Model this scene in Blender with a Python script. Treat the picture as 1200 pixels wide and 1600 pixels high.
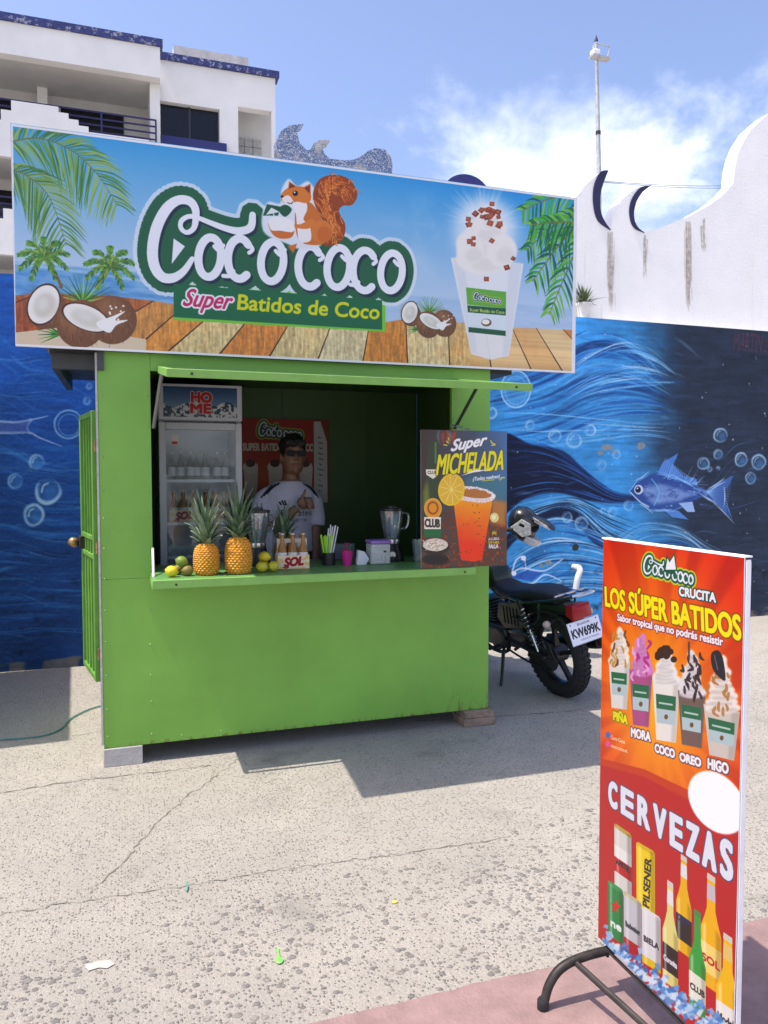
import bpy, bmesh, math, random
import numpy as np
from mathutils import Vector, Matrix, Euler, noise as mnoise
random.seed(7); RNG = np.random.default_rng(11)
SC = bpy.context.scene; COL = SC.collection
for o in list(bpy.data.objects): bpy.data.objects.remove(o)

# ---------------------------------------------------------------- camera
CAM_F = 1200.0; PITCH = math.atan(58/1200); HEAD = math.radians(18.6)
CAM_C = np.array([0.129, -4.269, 1.55])
FWD = np.array([math.sin(HEAD)*math.cos(PITCH), math.cos(HEAD)*math.cos(PITCH), -math.sin(PITCH)])
RGT = np.array([math.cos(HEAD), -math.sin(HEAD), 0.0]); UPV = np.cross(RGT, FWD)
cd = bpy.data.cameras.new('camera'); cam = bpy.data.objects.new('camera', cd); COL.objects.link(cam)
cd.sensor_fit = 'VERTICAL'; cd.sensor_height = 36; cd.sensor_width = 27; cd.lens = 27
cd.clip_start = .05; cd.clip_end = 3000
cam.location = CAM_C; cam.rotation_euler = (math.pi/2-PITCH, 0, -HEAD)
SC.camera = cam
# ---------------------------------------------------------------- sky, sun, exposure
SUN = Vector((.45, .035, -1)).normalized()          # direction the light travels
w = bpy.data.worlds.new('World'); SC.world = w; w.use_nodes = True
wn = w.node_tree.nodes; wl = w.node_tree.links; wn.clear()
def wnode(t, **k):
    n = wn.new(t)
    for a, b in k.items(): setattr(n, a, b)
    return n
sky = wnode('ShaderNodeTexSky', sky_type='NISHITA', sun_disc=False)
sky.sun_elevation = math.asin(-SUN.z); sky.sun_rotation = math.atan2(-SUN.x, -SUN.y)
sky.air_density = 1.0; sky.dust_density = 2.2; sky.ozone_density = 3.5
bg = wnode('ShaderNodeBackground'); bg.inputs['Strength'].default_value = .15
out = wnode('ShaderNodeOutputWorld')
geo = wnode('ShaderNodeTexCoord'); sep = wnode('ShaderNodeSeparateXYZ'); wl.new(geo.outputs['Generated'], sep.inputs[0])
# clouds lie on a high flat layer: direction / height
def wmath(op, a, b=None, clamp=False):
    n = wnode('ShaderNodeMath', operation=op); n.use_clamp = clamp
    for i, x in enumerate((a, b)):
        if x is None: continue
        if isinstance(x, (int, float)): n.inputs[i].default_value = x
        else: wl.new(x, n.inputs[i])
    return n.outputs[0]
zc = wmath('ADD', wmath('MAXIMUM', sep.outputs['Z'], 0.0), .22)
comb = wnode('ShaderNodeCombineXYZ')
wl.new(wmath('DIVIDE', sep.outputs['X'], zc), comb.inputs[0]); wl.new(wmath('DIVIDE', sep.outputs['Y'], zc), comb.inputs[1])
CLOUD_OFF = (.19, .37, 0.0)
mp = wnode('ShaderNodeMapping'); wl.new(comb.outputs[0], mp.inputs['Vector']); mp.inputs['Location'].default_value = CLOUD_OFF
nz = wnode('ShaderNodeTexNoise'); wl.new(mp.outputs[0], nz.inputs['Vector'])
nz.inputs['Scale'].default_value = 1.35; nz.inputs['Detail'].default_value = 9; nz.inputs['Roughness'].default_value = .60; nz.inputs['Distortion'].default_value = .35
# more cloud towards the horizon, clear overhead
lowc = wnode('ShaderNodeMapRange'); wl.new(sep.outputs['Z'], lowc.inputs['Value']); lowc.inputs['From Min'].default_value = .30; lowc.inputs['From Max'].default_value = .62; lowc.inputs['To Min'].default_value = .13; lowc.inputs['To Max'].default_value = -.10
rp = wnode('ShaderNodeValToRGB'); wl.new(wmath('ADD', nz.outputs['Fac'], lowc.outputs[0]), rp.inputs[0])
rp.color_ramp.elements[0].position = .545; rp.color_ramp.elements[1].position = .74
rp.color_ramp.interpolation = 'EASE'
mixc = wnode('ShaderNodeMix', data_type='RGBA')
tint = wnode('ShaderNodeMix', data_type='RGBA'); tint.blend_type = 'MULTIPLY'; tint.inputs['Factor'].default_value = 1
wl.new(sky.outputs[0], tint.inputs['A']); tint.inputs['B'].default_value = (1.24, 1.11, 1.15, 1)
wl.new(rp.outputs[0], mixc.inputs['Factor']); wl.new(tint.outputs['Result'], mixc.inputs['A'])
nz2 = wnode('ShaderNodeTexNoise'); wl.new(mp.outputs[0], nz2.inputs['Vector']); nz2.inputs['Scale'].default_value = 3.4; nz2.inputs['Detail'].default_value = 6
ccol = wnode('ShaderNodeValToRGB'); wl.new(nz2.outputs['Fac'], ccol.inputs[0]); ccol.color_ramp.elements[0].position = .34; ccol.color_ramp.elements[1].position = .62
ccol.color_ramp.elements[0].color = (4.3, 4.7, 5.8, 1); ccol.color_ramp.elements[1].color = (7.6, 7.7, 8.1, 1); wl.new(ccol.outputs[0], mixc.inputs['B'])
wl.new(mixc.outputs['Result'], bg.inputs['Color']); wl.new(bg.outputs[0], out.inputs[0])
sd = bpy.data.lights.new('sun', 'SUN'); sd.energy = 3.9; sd.angle = math.radians(.53); sd.color = (1, .92, .80)
so = bpy.data.objects.new('sun', sd); COL.objects.link(so); so.location = (-8, -1, 18)
so.rotation_euler = SUN.to_track_quat('-Z', 'Y').to_euler()
vs = SC.view_settings; vs.view_transform = 'Standard'; vs.look = 'None'; vs.exposure = .66; vs.gamma = 1; vs.use_curve_mapping = False
SC.render.engine = 'CYCLES'; SC.cycles.max_bounces = 8; SC.cycles.transparent_max_bounces = 12
SC.cycles.use_denoising = True; SC.cycles.sample_clamp_indirect = 6

# ---------------------------------------------------------------- reading the photograph's geometry (planes and rays)
def ray(x, y): return FWD + RGT*((x-600)/CAM_F) - UPV*((y-800)/CAM_F)
def on_y(x, y, Y): r = ray(x, y); return CAM_C + r*((Y-CAM_C[1])/r[1])
def on_x(x, y, X): r = ray(x, y); return CAM_C + r*((X-CAM_C[0])/r[0])
def on_z(x, y, Z=0.0): r = ray(x, y); return CAM_C + r*((Z-CAM_C[2])/r[2])

# ---------------------------------------------------------------- mesh building
class MB:
    def __init__(s): s.v = []; s.f = []; s.m = []; s.uv = {}
    def add(s, vs, fs, mi=0, uv=None):
        b = len(s.v); s.v += [tuple(float(c) for c in p) for p in vs]
        for k, f in enumerate(fs):
            if uv is not None and uv[k] is not None: s.uv[len(s.f)] = uv[k]
            s.f.append([b+i for i in f]); s.m.append(mi)
        return s
    def box(s, x0, x1, y0, y1, z0, z1, mi=0, M=None):
        vs = [Vector((x, y, z)) for z in (z0, z1) for y in (y0, y1) for x in (x0, x1)]
        if M is not None: vs = [M @ p for p in vs]
        return s.add(vs, [(0,2,3,1),(4,5,7,6),(0,1,5,4),(2,6,7,3),(0,4,6,2),(1,3,7,5)], mi)
    def loft(s, rings, mi=0, caps=True, closed=False):
        n = len(rings[0]); vs = [p for r in rings for p in r]; fs = []
        R = len(rings)
        for i in range(R if closed else R-1):
            a, b = i*n, ((i+1) % R)*n
            for j in range(n): fs.append((a+j, a+(j+1) % n, b+(j+1) % n, b+j))
        if caps and not closed: fs.append(tuple(range(n))[::-1]); fs.append(tuple((R-1)*n+j for j in range(n)))
        return s.add(vs, fs, mi)
    def tube(s, pts, r, n=8, mi=0, closed=False, caps=True, flat=1.0):
        pts = [Vector(p) for p in pts]; N = len(pts)
        rr = r if isinstance(r, (list, tuple)) else [r]*N
        rings = []; prev = None
        for i, p in enumerate(pts):
            if closed: t = pts[(i+1) % N]-pts[i-1]
            else: t = pts[min(i+1, N-1)]-pts[max(i-1, 0)]
            t.normalize()
            if prev is None:
                a = Vector((0, 0, 1)) if abs(t.z) < .9 else Vector((1, 0, 0)); u = t.cross(a).normalized()
            else:
                u = prev-t*prev.dot(t); u.normalize()
            prev = u; v = t.cross(u)
            rings.append([p+(u*math.cos(2*math.pi*k/n)+v*math.sin(2*math.pi*k/n)*flat)*rr[i] for k in range(n)])
        return s.loft(rings, mi, caps, closed)
    def cyl(s, p0, p1, r0, r1=None, n=14, mi=0): return s.tube([p0, p1], [r0, r0 if r1 is None else r1], n, mi)
    def lathe(s, prof, n=20, c=(0, 0, 0), mi=0, M=None, caps=True):
        rings = []
        for r, z in prof:
            ring = [Vector((r*math.cos(2*math.pi*k/n), r*math.sin(2*math.pi*k/n), z)) for k in range(n)]
            if M is not None: ring = [M @ p for p in ring]
            rings.append([p+Vector(c) for p in ring])
        return s.loft(rings, mi, caps)
    def ell(s, c, r, nu=14, nv=9, mi=0, M=None):
        prof = []
        rings = []
        for i in range(nv+1):
            a = math.pi*(i+.001*(i == 0)-.001*(i == nv))/nv
            ring = [Vector((math.sin(a)*math.cos(2*math.pi*k/nu)*r[0], math.sin(a)*math.sin(2*math.pi*k/nu)*r[1], -math.cos(a)*r[2])) for k in range(nu)]
            if M is not None: ring = [M @ p for p in ring]
            rings.append([p+Vector(c) for p in ring])
        return s.loft(rings, mi, True)
    def prism(s, poly, o, ax, ay, dv, mi=0, mside=None, sides=None):
        o, ax, ay, dv = map(Vector, (o, ax, ay, dv)); n = len(poly)
        a = [o+ax*p[0]+ay*p[1] for p in poly]; b = [p+dv for p in a]
        s.add(a, [tuple(range(n))], mi); s.add(b, [tuple(range(n))[::-1]], mi)
        for i in range(n):
            j = (i+1) % n
            m2 = (sides[i] if sides else (mi if mside is None else mside))
            s.add([a[i], a[j], b[j], b[i]], [(0, 3, 2, 1)], m2)
        return s
    def xf(s, M):
        s.v = [tuple(M @ Vector(p)) for p in s.v]; return s
    def build(s, name, mats, parent=None, smooth=40, bevel=0, inv=None, fix=True):
        me = bpy.data.meshes.new(name); me.from_pydata(s.v, [], s.f)
        mats = mats if isinstance(mats, (list, tuple)) else [mats]
        for m in mats: me.materials.append(m)
        me.polygons.foreach_set('material_index', s.m)
        if s.uv:
            ul = me.uv_layers.new(name='UVMap')
            for fi, c in s.uv.items():
                for k, li in enumerate(me.polygons[fi].loop_indices): ul.data[li].uv = c[k]
        if fix:
            bm = bmesh.new(); bm.from_mesh(me); bmesh.ops.remove_doubles(bm, verts=bm.verts, dist=1e-5); bmesh.ops.recalc_face_normals(bm, faces=bm.faces); bm.to_mesh(me); bm.free()
        me.update()
        if smooth: me.shade_smooth(); me.set_sharp_from_angle(angle=math.radians(smooth))
        o = bpy.data.objects.new(name, me); COL.objects.link(o)
        if bevel:
            b = o.modifiers.new('edge', 'BEVEL'); b.width = bevel; b.segments = 2; b.limit_method = 'ANGLE'; b.angle_limit = math.radians(40)
        if parent is not None:
            o.parent = parent
            if parent.type == 'EMPTY' and parent.get('_w'): o.matrix_parent_inverse = Matrix.Translation(-Vector(parent.location))
        return o

def tag(o, label=None, cat=None, group=None, kind=None):
    if label: o['label'] = label
    if cat: o['category'] = cat
    if group: o['group'] = group
    if kind: o['kind'] = kind
    return o
def thing(name, label, cat, loc=(0, 0, 0), group=None, world=True):
    """Empty at the thing's base. world=True: its parts are modelled in world coordinates; False: in its own."""
    o = bpy.data.objects.new(name, None); COL.objects.link(o); o.empty_display_size = .1
    o.location = loc
    if world: o['_w'] = 1
    return tag(o, label, cat, group)
def copy_tree(o, parent=None):
    c = o.copy(); COL.objects.link(c)
    if parent is not None: c.parent = parent
    for ch in [x for x in bpy.data.objects if x.parent == o]: copy_tree(ch, c)
    return c
def spline(pts, n=8, closed=False):
    P = [np.array(p, float) for p in pts]; N = len(P); o = []
    for i in range(N if closed else N-1):
        if closed: a, b, c, d = P[i-1], P[i], P[(i+1) % N], P[(i+2) % N]
        else: a, b, c, d = P[max(i-1, 0)], P[i], P[i+1], P[min(i+2, N-1)]
        for k in range(n):
            t = k/n
            o.append(.5*((2*b)+(-a+c)*t+(2*a-5*b+4*c-d)*t*t+(-a+3*b-3*c+d)*t**3))
    if not closed: o.append(P[-1])
    return o

# ---------------------------------------------------------------- materials
MATS = {}
def lin(c): return tuple(((x/255)/12.92 if x/255 <= .04045 else ((x/255+.055)/1.055)**2.4) for x in c)
def M(name, col, rough=.5, metal=0, var=.10, vs=14, bump=0, bs=60, coat=0, spec=.5, alpha=1, trans=0, grime=0, sss=0, ior=1.45):
    """Principled with noise-driven colour and roughness variation, optional fine bump and grime."""
    if name in MATS: return MATS[name]
    m = bpy.data.materials.new(name); m.use_nodes = True; t = m.node_tree; N = t.nodes; L = t.links
    b = N['Principled BSDF']; b.inputs['Metallic'].default_value = metal
    b.inputs['Coat Weight'].default_value = coat; b.inputs['Specular IOR Level'].default_value = spec
    b.inputs['Alpha'].default_value = alpha; b.inputs['Transmission Weight'].default_value = trans; b.inputs['IOR'].default_value = ior
    if sss: b.inputs['Subsurface Weight'].default_value = sss; b.inputs['Subsurface Radius'].default_value = (.02, .008, .004)
    tc = N.new('ShaderNodeTexCoord')
    n1 = N.new('ShaderNodeTexNoise'); n1.inputs['Scale'].default_value = vs; n1.inputs['Detail'].default_value = 6; n1.inputs['Roughness'].default_value = .6
    L.new(tc.outputs['Object'], n1.inputs['Vector'])
    r = N.new('ShaderNodeMapRange'); r.inputs['From Min'].default_value = .3; r.inputs['From Max'].default_value = .7
    r.inputs['To Min'].default_value = 1-var; r.inputs['To Max'].default_value = 1+var; L.new(n1.outputs['Fac'], r.inputs['Value'])
    mx = N.new('ShaderNodeVectorMath'); mx.operation = 'SCALE'; mx.inputs[0].default_value = col[:3]; L.new(r.outputs[0], mx.inputs['Scale'])
    colout = mx.outputs[0]
    if grime:
        n2 = N.new('ShaderNodeTexNoise'); n2.inputs['Scale'].default_value = vs*.35; n2.inputs['Detail'].default_value = 9; n2.inputs['Roughness'].default_value = .7
        L.new(tc.outputs['Object'], n2.inputs['Vector'])
        g = N.new('ShaderNodeMapRange'); g.inputs['From Min'].default_value = .55; g.inputs['From Max'].default_value = .78; g.inputs['To Max'].default_value = grime
        L.new(n2.outputs['Fac'], g.inputs['Value'])
        mm = N.new('ShaderNodeMix'); mm.data_type = 'RGBA'; L.new(g.outputs[0], mm.inputs['Factor']); L.new(colout, mm.inputs['A']); mm.inputs['B'].default_value = (.09, .075, .055, 1)
        colout = mm.outputs['Result']
    L.new(colout, b.inputs['Base Color'])
    rr = N.new('ShaderNodeMapRange'); rr.inputs['From Min'].default_value = .3; rr.inputs['From Max'].default_value = .7
    rr.inputs['To Min'].default_value = max(0, rough-.08); rr.inputs['To Max'].default_value = min(1, rough+.08)
    L.new(n1.outputs['Fac'], rr.inputs['Value']); L.new(rr.outputs[0], b.inputs['Roughness'])
    if bump:
        nb = N.new('ShaderNodeTexNoise'); nb.inputs['Scale'].default_value = bs; nb.inputs['Detail'].default_value = 5; L.new(tc.outputs['Object'], nb.inputs['Vector'])
        bp = N.new('ShaderNodeBump'); bp.inputs['Strength'].default_value = bump; bp.inputs['Distance'].default_value = .02
        L.new(nb.outputs['Fac'], bp.inputs['Height']); L.new(bp.outputs[0], b.inputs['Normal'])
    MATS[name] = m; return m
def glass(name, col=(.9, .95, .95), gloss=.12, rough=.02, haze=0.0):
    """Thin sheet: mostly see-through, mirror-like at grazing angles."""
    if name in MATS: return MATS[name]
    m = bpy.data.materials.new(name); m.use_nodes = True; t = m.node_tree; N = t.nodes; L = t.links; N.clear()
    o = N.new('ShaderNodeOutputMaterial'); tr = N.new('ShaderNodeBsdfTransparent'); tr.inputs[0].default_value = (*col, 1)
    gl = N.new('ShaderNodeBsdfGlossy'); gl.inputs['Roughness'].default_value = rough
    fr = N.new('ShaderNodeFresnel'); fr.inputs['IOR'].default_value = 1.5
    ad = N.new('ShaderNodeMath'); ad.operation = 'ADD'; ad.use_clamp = True; ad.inputs[1].default_value = gloss; L.new(fr.outputs[0], ad.inputs[0])
    mx = N.new('ShaderNodeMixShader'); L.new(ad.outputs[0], mx.inputs[0]); L.new(tr.outputs[0], mx.inputs[1]); L.new(gl.outputs[0], mx.inputs[2])
    last = mx.outputs[0]
    if haze:
        df = N.new('ShaderNodeBsdfDiffuse'); df.inputs[0].default_value = (.8, .85, .9, 1)
        m2 = N.new('ShaderNodeMixShader'); m2.inputs[0].default_value = haze; L.new(last, m2.inputs[1]); L.new(df.outputs[0], m2.inputs[2]); last = m2.outputs[0]
    L.new(last, o.inputs[0]); MATS[name] = m; return m

# ---------------------------------------------------------------- painting flat print into generated images
def noise2(h, w, cell, rng=RNG, octs=4, rough=.55):
    out = np.zeros((h, w), np.float32); amp = 1; tot = 0
    for k in range(octs):
        c = max(cell/2**k, 1.5); gh, gw = int(h/c)+3, int(w/c)+3
        g = rng.random((gh, gw)).astype(np.float32)
        ys = np.arange(h)/c; xs = np.arange(w)/c; y0 = ys.astype(int); x0 = xs.astype(int)
        fy = (ys-y0)[:, None]; fx = (xs-x0)[None]; fy = fy*fy*(3-2*fy); fx = fx*fx*(3-2*fx)
        a = g[y0][:, x0]; b = g[y0][:, x0+1]; c2 = g[y0+1][:, x0]; d = g[y0+1][:, x0+1]
        out += amp*((a*(1-fx)+b*fx)*(1-fy)+(c2*(1-fx)+d*fx)*fy); tot += amp; amp *= rough
    return out/tot
def blur(m, r):
    r = int(round(r))
    if r < 1: return m
    for _ in range(2):
        for ax in (0, 1):
            p = np.pad(m, [(r+1, r) if a == ax else (0, 0) for a in (0, 1)], mode='edge'); c = np.cumsum(p, axis=ax, dtype=np.float64)
            n = m.shape[ax]
            m = ((np.take(c, np.arange(2*r+1, 2*r+1+n), ax)-np.take(c, np.arange(0, n), ax))/(2*r+1)).astype(np.float32)
    return m
def dilate(m, r):
    k = 0
    while r > .01:
        f = min(1, r); n = m.copy()
        n[1:] = np.maximum(n[1:], m[:-1]); n[:-1] = np.maximum(n[:-1], m[1:]); n[:, 1:] = np.maximum(n[:, 1:], m[:, :-1]); n[:, :-1] = np.maximum(n[:, :-1], m[:, 1:])
        if k % 2:
            n[1:, 1:] = np.maximum(n[1:, 1:], m[:-1, :-1]); n[:-1, :-1] = np.maximum(n[:-1, :-1], m[1:, 1:]); n[1:, :-1] = np.maximum(n[1:, :-1], m[:-1, 1:]); n[:-1, 1:] = np.maximum(n[:-1, 1:], m[1:, :-1])
        m = m*(1-f)+n*f; r -= 1; k += 1
    return m
GLYPH = {}
def text_tris(s):
    if s in GLYPH: return GLYPH[s]
    cu = bpy.data.curves.new('t', 'FONT'); cu.body = s; cu.resolution_u = 4
    o = bpy.data.objects.new('t', cu); COL.objects.link(o); dg = bpy.context.evaluated_depsgraph_get(); dg.update()
    me = o.evaluated_get(dg).to_mesh(); me.calc_loop_triangles()
    v = np.array([p.co[:2] for p in me.vertices]); t = np.array([list(q.vertices) for q in me.loop_triangles])
    tr = v[t]; o.evaluated_get(dg).to_mesh_clear(); bpy.data.objects.remove(o); bpy.data.curves.remove(cu)
    x0, x1 = v[:, 0].min(), v[:, 0].max()
    tr = tr.copy(); tr[:, :, 0] = (tr[:, :, 0]-x0)/(x1-x0); tr[:, :, 1] /= .729      # cap height = 1
    GLYPH[s] = (tr, (x1-x0)/.729); return GLYPH[s]

class Cv:
    """A picture painted on a plane. to(x, y): photograph point -> picture point."""
    def __init__(s, name, w, h, col=(255, 255, 255), to=None):
        s.name, s.w, s.h = name, int(w), int(h); s.a = np.empty((s.h, s.w, 3), np.float32); s.a[:] = np.array(col)/255.; s.to = to
        s.off = lambda p: p
    def T(s, pts): return np.array([s.to(*s.off(p)) for p in pts], float) if s.to else np.array([s.off(p) for p in pts], float)
    def mask(s, polys, pad=0, ss=2):
        polys = [np.asarray(p, float) for p in polys if len(p) > 2]
        if not polys: return None
        al = np.concatenate(polys); x0, y0 = np.floor(al.min(0)).astype(int)-1-pad; x1, y1 = np.ceil(al.max(0)).astype(int)+2+pad
        x0, y0 = max(x0, 0), max(y0, 0); x1, y1 = min(x1, s.w), min(y1, s.h)
        if x1 <= x0 or y1 <= y0: return None
        W, H = (x1-x0)*ss, (y1-y0)*ss; acc = np.zeros((H, W+1), np.int16)
        E = []
        for p in polys:
            q = np.roll(p, -1, 0); ar = (p[:, 0]*q[:, 1]-q[:, 0]*p[:, 1]).sum()
            if ar < 0: p = p[::-1]; q = np.roll(p, -1, 0)
            E.append(np.concatenate([p, q], 1))
        E = (np.concatenate(E)-np.array([x0, y0, x0, y0]))*ss
        d = np.where(E[:, 3] > E[:, 1], 1, -1); lo = np.where((d > 0)[:, None], E, E[:, [2, 3, 0, 1]])
        r0 = np.clip(np.ceil(lo[:, 1]-.5), 0, H).astype(int); r1 = np.clip(np.ceil(lo[:, 3]-.5), 0, H).astype(int)
        n = np.maximum(r1-r0, 0); idx = np.repeat(np.arange(len(E)), n)
        if len(idx) == 0: return None
        rows = np.arange(n.sum())-np.repeat(np.cumsum(n)-n, n)+np.repeat(r0, n)
        e = lo[idx]; xs = e[:, 0]+(rows+.5-e[:, 1])/(e[:, 3]-e[:, 1]+1e-12)*(e[:, 2]-e[:, 0])
        np.add.at(acc, (rows, np.clip(np.ceil(xs-.5), 0, W).astype(int)), d[idx].astype(np.int16))
        m = (np.cumsum(acc, 1)[:, :W] != 0).astype(np.float32).reshape(y1-y0, ss, x1-x0, ss).mean((1, 3))
        return x0, y0, m
    def comp(s, mk, col, alpha=1, tex=None):
        if mk is None: return
        x0, y0, m = mk; h, w = m.shape; v = s.a[y0:y0+h, x0:x0+w]
        if callable(col):
            Y, X = np.mgrid[y0:y0+h, x0:x0+w]; c = np.stack(np.broadcast_arrays(*[np.asarray(q, np.float32) for q in col(X, Y)]), -1)/255.
        else: c = np.array(col, np.float32)/255.
        if tex is not None: c = c*(1+tex*(noise2(h, w, 7)-.5)[..., None])
        v += (c-v)*(m*alpha)[..., None]
    def fill(s, pts, col, alpha=1, feather=0, tex=None, raw=False, smooth=0):
        P = np.asarray(pts, float) if raw else s.T(pts)
        if smooth: P = np.array(spline(P, smooth, True))
        mk = s.mask([P], int(feather*3))
        if mk and feather: mk = (mk[0], mk[1], blur(mk[2], feather))
        s.comp(mk, col, alpha, tex)
    def spolys(s, P, wd):
        n = len(P); wd = np.broadcast_to(np.asarray(wd, float), n) if np.ndim(wd) == 0 else np.interp(np.linspace(0, 1, n), np.linspace(0, 1, len(wd)), wd)
        out = []; k = np.arange(10)*2*math.pi/10; cs = np.stack([np.cos(k), np.sin(k)], 1)
        for i in range(n):
            if wd[i] > 1.2: out.append(P[i]+cs*wd[i]/2)
            if i < n-1:
                d = P[i+1]-P[i]; l = math.hypot(*d)
                if l < 1e-6: continue
                q = np.array([-d[1], d[0]])/l/2
                out.append(np.array([P[i]+q*wd[i], P[i+1]+q*wd[i+1], P[i+1]-q*wd[i+1], P[i]-q*wd[i]]))
        return out
    def stroke(s, pts, wd, col, alpha=1, n=6, raw=False, closed=False, feather=0, k=None):
        """wd in picture pixels (or photo pixels scaled by k)"""
        P = np.asarray(pts, float) if raw else s.T(pts)
        if len(P) > 2 or closed: P = np.array(spline(P, n, closed))
        if closed: P = np.concatenate([P, P[:1]])
        mk = s.mask(s.spolys(P, wd), int(feather*3))
        if mk and feather: mk = (mk[0], mk[1], blur(mk[2], feather))
        s.comp(mk, col, alpha)
    def ellipse(s, c, rx, ry, col, rot=0, alpha=1, feather=0, ring=0, tex=None, n=28):
        a = np.arange(n)*2*math.pi/n; ca, sa = math.cos(math.radians(rot)), math.sin(math.radians(rot))
        pts = [(c[0]+rx*math.cos(t)*ca-ry*math.sin(t)*sa, c[1]+rx*math.cos(t)*sa+ry*math.sin(t)*ca) for t in a]
        if ring: s.stroke(pts, ring, col, alpha, n=1, closed=True, feather=feather)
        else: s.fill(pts, col, alpha, feather, tex)
    def text(s, st, p0, p1, ptop, col, bold=0, lines=(), shear=0, alpha=1, raw=False, shadow=None):
        """text from baseline-left p0 to baseline-right p1, cap top-left at ptop. lines: (grow, colour) drawn under, widest first"""
        P0, P1, PT = [np.asarray(q, float) for q in ((p0, p1, ptop) if raw else s.T([p0, p1, ptop]))]
        tr, _ = text_tris(st); X = tr[:, :, :1]+shear*tr[:, :, 1:]*0; ux = P1-P0; uy = PT-P0
        q = P0+tr[:, :, :1]*ux+tr[:, :, 1:]*(uy+ux/np.hypot(*ux)*np.hypot(*uy)*shear)
        big = max([g for g, c in lines]+[bold, 0]); mk = s.mask(list(q), int(big)+3)
        if mk is None: return
        for g, c in lines: s.comp((mk[0], mk[1], dilate(mk[2], g)), c, alpha)
        if shadow: s.comp((min(mk[0]+shadow[0], s.w-1), mk[1]+shadow[1], dilate(mk[2], bold)[:s.h-mk[1]-shadow[1], :max(1, s.w-mk[0]-shadow[0])]), shadow[2], alpha)
        s.comp((mk[0], mk[1], dilate(mk[2], bold)), col, alpha)
    def image(s, gain=1.0, sat=1.0):
        a = np.clip(s.a, 0, 1)
        if gain != 1 or sat != 1:
            l = a**2.2*gain; g = l.mean(-1, keepdims=True); a = np.clip(g+(l-g)*sat, 0, 1)**(1/2.2)
        im = bpy.data.images.new(s.name, s.w, s.h, alpha=False)
        px = np.ones((s.h, s.w, 4), np.float32); px[..., :3] = a[::-1]; im.pixels.foreach_set(px.ravel()); im.update(); im.pack(); return im
def M_print(name, img, rough=.45, spec=.4, coat=0, bump=0, bs=30, wear=0):
    m = bpy.data.materials.new(name); m.use_nodes = True; N = m.node_tree.nodes; L = m.node_tree.links; b = N['Principled BSDF']
    t = N.new('ShaderNodeTexImage'); t.image = img; t.interpolation = 'Cubic'; t.extension = 'EXTEND'
    b.inputs['Roughness'].default_value = rough; b.inputs['Specular IOR Level'].default_value = spec; b.inputs['Coat Weight'].default_value = coat
    tc = N.new('ShaderNodeTexCoord'); n = N.new('ShaderNodeTexNoise'); n.inputs['Scale'].default_value = bs; n.inputs['Detail'].default_value = 8; n.inputs['Roughness'].default_value = .65; L.new(tc.outputs['Object'], n.inputs['Vector'])
    c = t.outputs[0]
    if wear:
        r = N.new('ShaderNodeMapRange'); r.inputs['From Min'].default_value = .3; r.inputs['From Max'].default_value = .7; r.inputs['To Min'].default_value = 1-wear; r.inputs['To Max'].default_value = 1+wear; L.new(n.outputs['Fac'], r.inputs['Value'])
        x = N.new('ShaderNodeVectorMath'); x.operation = 'SCALE'; L.new(c, x.inputs[0]); L.new(r.outputs[0], x.inputs['Scale']); c = x.outputs[0]
    L.new(c, b.inputs['Base Color'])
    if bump:
        bp = N.new('ShaderNodeBump'); bp.inputs['Strength'].default_value = bump; bp.inputs['Distance'].default_value = .02; L.new(n.outputs['Fac'], bp.inputs['Height']); L.new(bp.outputs[0], b.inputs['Normal'])
    MATS[name] = m; return m
def printed_panel(o, ux, uz, dv, gx=1, gz=1, wob=None):
    """Solid sheet: printed front (slot 0) with UV over o + s*ux + t*uz, plain back and edges (slot 1) set back by dv."""
    mb = MB(); o, ux, uz, dv = map(Vector, (o, ux, uz, dv)); nrm = -dv.normalized()
    def P(i, j, d): return o+ux*(i/gx)+uz*(j/gz)+dv*d+(nrm*wob(i/gx, j/gz) if wob else Vector())
    F = [P(i, j, 0) for j in range(gz+1) for i in range(gx+1)]; B = [P(i, j, 1) for j in range(gz+1) for i in range(gx+1)]
    W = gx+1
    for j in range(gz):
        for i in range(gx):
            a = j*W+i; idx = (a, a+1, a+1+W, a+W)
            mb.add([F[k] for k in idx], [(0, 1, 2, 3)], 0, [[(i/gx, j/gz), ((i+1)/gx, j/gz), ((i+1)/gx, (j+1)/gz), (i/gx, (j+1)/gz)]])
            mb.add([B[k] for k in idx], [(3, 2, 1, 0)], 1)
    rim = [i for i in range(W)]+[W*j+gx for j in range(1, gz+1)]+[gz*W+i for i in range(gx-1, -1, -1)]+[W*j for j in range(gz-1, 0, -1)]
    for k in range(len(rim)):
        a, b = rim[k], rim[(k+1) % len(rim)]; mb.add([F[a], B[a], B[b], F[b]], [(0, 1, 2, 3)], 1)
    return mb

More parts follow.
